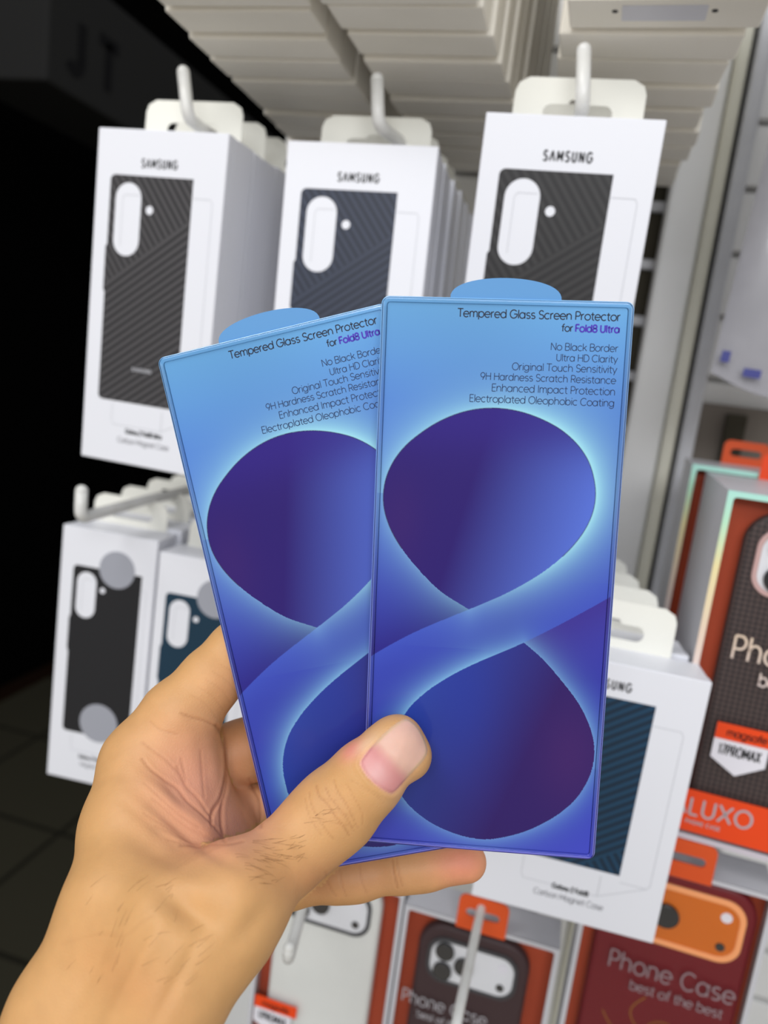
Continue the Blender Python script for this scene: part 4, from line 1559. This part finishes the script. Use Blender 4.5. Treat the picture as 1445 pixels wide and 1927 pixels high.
def blot(cx, cy, rx, ry, col, amt, only=None, rotd=0.0):
    global hc
    x, y = pxy[:, 0] - cx, pxy[:, 1] - cy
    c, s_ = math.cos(math.radians(rotd)), math.sin(math.radians(rotd))
    r = ((x * c + y * s_) / rx) ** 2 + ((-x * s_ + y * c) / ry) ** 2
    w = amt * np.exp(-r)
    if only is not None:
        w = w * only
    hc = hc + (SK(*col) - hc) * w[:, None]


nr = near.astype(float)
blot(365, 1475, 100, 115, (230, 164, 134), .92, nr)            # palm
blot(450, 1290, 60, 60, (218, 156, 116), .5, nr)
blot(450, 1540, 70, 60, (222, 156, 126), .85, nr)
blot(400, 1585, 70, 30, (214, 148, 118), .6, nr, 30)
blot(460, 1410, 40, 60, (188, 126, 84), .7, nr)  # middle finger lies deeper behind the palm, its shade painted darker
blot(870, 1625, 60, 50, (238, 150, 122), .9, nr)              # little finger tip
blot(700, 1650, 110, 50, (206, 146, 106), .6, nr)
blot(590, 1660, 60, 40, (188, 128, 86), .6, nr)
blot(640, 1530, 90, 50, (206, 152, 100), .5, nr, 40)
blot(664, 1412, 26, 16, (226, 130, 118), .9, nr, -40)         # reddened skin beside the nail
blot(690, 1400, 34, 12, (234, 196, 160), .7, nr, -40)
blot(760, 1480, 46, 30, (226, 176, 138), .5, nr, -45)
blot(500, 1640, 80, 60, (214, 158, 104), .4, nr)
blot(250, 1850, 120, 60, (204, 144, 92), .5, nr, 40)
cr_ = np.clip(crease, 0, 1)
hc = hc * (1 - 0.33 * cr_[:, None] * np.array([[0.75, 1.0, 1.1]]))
nm = np.clip(sd / 2.0 + 0.5, 0, 1)
nailcol = np.repeat(SK(212, 142, 140), len(hv), 0)
nailcol = nailcol + (SK(222, 178, 160) - nailcol) * np.clip((prox - 0.72) / 0.28, 0, 1)[:, None] ** 1.5
lun = np.exp(-(((pxy[:, 0] - 706) / 26) ** 2 + ((pxy[:, 1] - 1456) / 24) ** 2))
nailcol = nailcol + (SK(226, 176, 172) - nailcol) * (0.8 * lun)[:, None]
edge_w = np.exp(-((sd - 3) / 3.0) ** 2) * np.clip((prox - 0.75) * 4, 0, 1)
nailcol = nailcol + (SK(224, 190, 146) - nailcol) * (0.8 * edge_w)[:, None]
hc = hc + (nailcol - hc) * nm[:, None]
rim_ = np.exp(-((sd + 0.5) / 1.8) ** 2) * (1 - prox)
hc = hc + (SK(232, 176, 160) - hc) * (0.6 * rim_)[:, None]

hw = hv @ CAM.T
hw[:, 2] += CZ
hand_me = bpy.data.meshes.new('person')
org = np.array([hw[:, 0].mean(), hw[:, 1].mean(), hw[:, 2].mean()])
hand_me.vertices.add(len(hw))
hand_me.vertices.foreach_set('co', (hw - org).ravel())
hand_me.loops.add(hq.size)
hand_me.loops.foreach_set('vertex_index', hq.ravel())
hand_me.polygons.add(len(hq))
hand_me.polygons.foreach_set('loop_start', np.arange(0, hq.size, 4))
hand_me.update(calc_edges=True)
hand_me.polygons.foreach_set('use_smooth', np.ones(len(hq), bool))
ca = hand_me.color_attributes.new('skin', 'FLOAT_COLOR', 'POINT')
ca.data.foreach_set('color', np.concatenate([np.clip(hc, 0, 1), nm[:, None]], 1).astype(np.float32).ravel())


def skin_mat():
    m = bpy.data.materials.new('skin')
    m.use_nodes = True
    nt = m.node_tree
    N, L = nt.nodes, nt.links
    b = N['Principled BSDF']
    a = N.new('ShaderNodeAttribute')
    a.attribute_name = 'skin'
    tc = N.new('ShaderNodeTexCoord')
    n1 = N.new('ShaderNodeTexNoise')
    n1.inputs['Scale'].default_value = 160
    n1.inputs['Detail'].default_value = 5
    hsv = N.new('ShaderNodeHueSaturation')
    mr_ = N.new('ShaderNodeMapRange')
    mr_.inputs[3].default_value = 0.90
    mr_.inputs[4].default_value = 1.10
    L.new(tc.outputs['Object'], n1.inputs['Vector'])
    L.new(n1.outputs['Fac'], mr_.inputs[0])
    L.new(mr_.outputs[0], hsv.inputs['Value'])
    L.new(a.outputs['Color'], hsv.inputs['Color'])
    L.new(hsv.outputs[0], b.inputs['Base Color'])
    b.inputs['Subsurface Weight'].default_value = 0.12
    b.inputs['Subsurface Radius'].default_value = (0.004, 0.0016, 0.0008)
    b.inputs['Subsurface Scale'].default_value = 1.0
    rg = N.new('ShaderNodeMapRange')
    rg.inputs[3].default_value = 0.52
    rg.inputs[4].default_value = 0.42
    L.new(a.outputs['Alpha'], rg.inputs[0])
    L.new(rg.outputs[0], b.inputs['Roughness'])
    b.inputs['Specular IOR Level'].default_value = 0.35
    v = N.new('ShaderNodeTexVoronoi')
    v.feature = 'DISTANCE_TO_EDGE'
    v.inputs['Scale'].default_value = 900
    bp = N.new('ShaderNodeBump')
    bp.inputs['Distance'].default_value = 0.00025
    inv = N.new('ShaderNodeMapRange')
    inv.inputs[3].default_value = 0.30
    inv.inputs[4].default_value = 0.0
    L.new(a.outputs['Alpha'], inv.inputs[0])
    L.new(inv.outputs[0], bp.inputs['Strength'])
    L.new(tc.outputs['Object'], v.inputs['Vector'])
    L.new(v.outputs['Distance'], bp.inputs['Height'])
    L.new(bp.outputs[0], b.inputs['Normal'])
    return m


person = mesh_obj('person', hand_me, skin_mat())
person.location = org.tolist()
tag(person, "person's left hand and bare forearm gripping two blue packs, thumb in front and fingers behind", 'person')

# fine dark hairs on the thumb and wrist
hb = bmesh.new()
hn2 = vnormals(hv, hq)
rs = np.random.RandomState(3)
for (x, y, rx, ry, n, dx, dy) in ((520, 1600, 46, 26, 46, 0.9, -0.35), (480, 1640, 40, 30, 22, 0.95, -0.3), (250, 1700, 90, 40, 16, 0.5, -0.85), (330, 1800, 70, 60, 18, 0.8, -0.6), (180, 1800, 60, 70, 12, 0.45, -0.9), (590, 1540, 20, 16, 8, 0.9, -0.3)):
    c_ = np.where(near & (np.abs(pxy[:, 0] - x) < rx) & (np.abs(pxy[:, 1] - y) < ry))[0]
    if len(c_) == 0:
        continue
    for i in rs.choice(c_, n):
        t = np.array([dx + rs.uniform(-.3, .3), dy + rs.uniform(-.3, .3), 0.0])
        t -= hn2[i] * (t @ hn2[i])
        t /= np.linalg.norm(t)
        L_ = rs.uniform(0.0025, 0.0055)
        bow = rs.uniform(-.25, .25)
        sd_ = np.cross(t, hn2[i])
        pts = [hv[i] + t * L_ * q + sd_ * bow * L_ * q * q + hn2[i] * (0.00003 + 0.10 * L_ * q * (1.15 - q)) for q in (0, .35, .7, 1.0)]
        pts = [(CAM @ p_) + np.array([0, 0, CZ]) - org for p_ in pts]
        add_tube(hb, pts, [0.000024, 0.00002, 0.000015, 0.000006], 4)
hair = bm_obj('hair', hb, mat('dark_body_hair', rgb(104, 68, 40), 0.5, 0.3), person)
hair['kind'] = 'stuff'
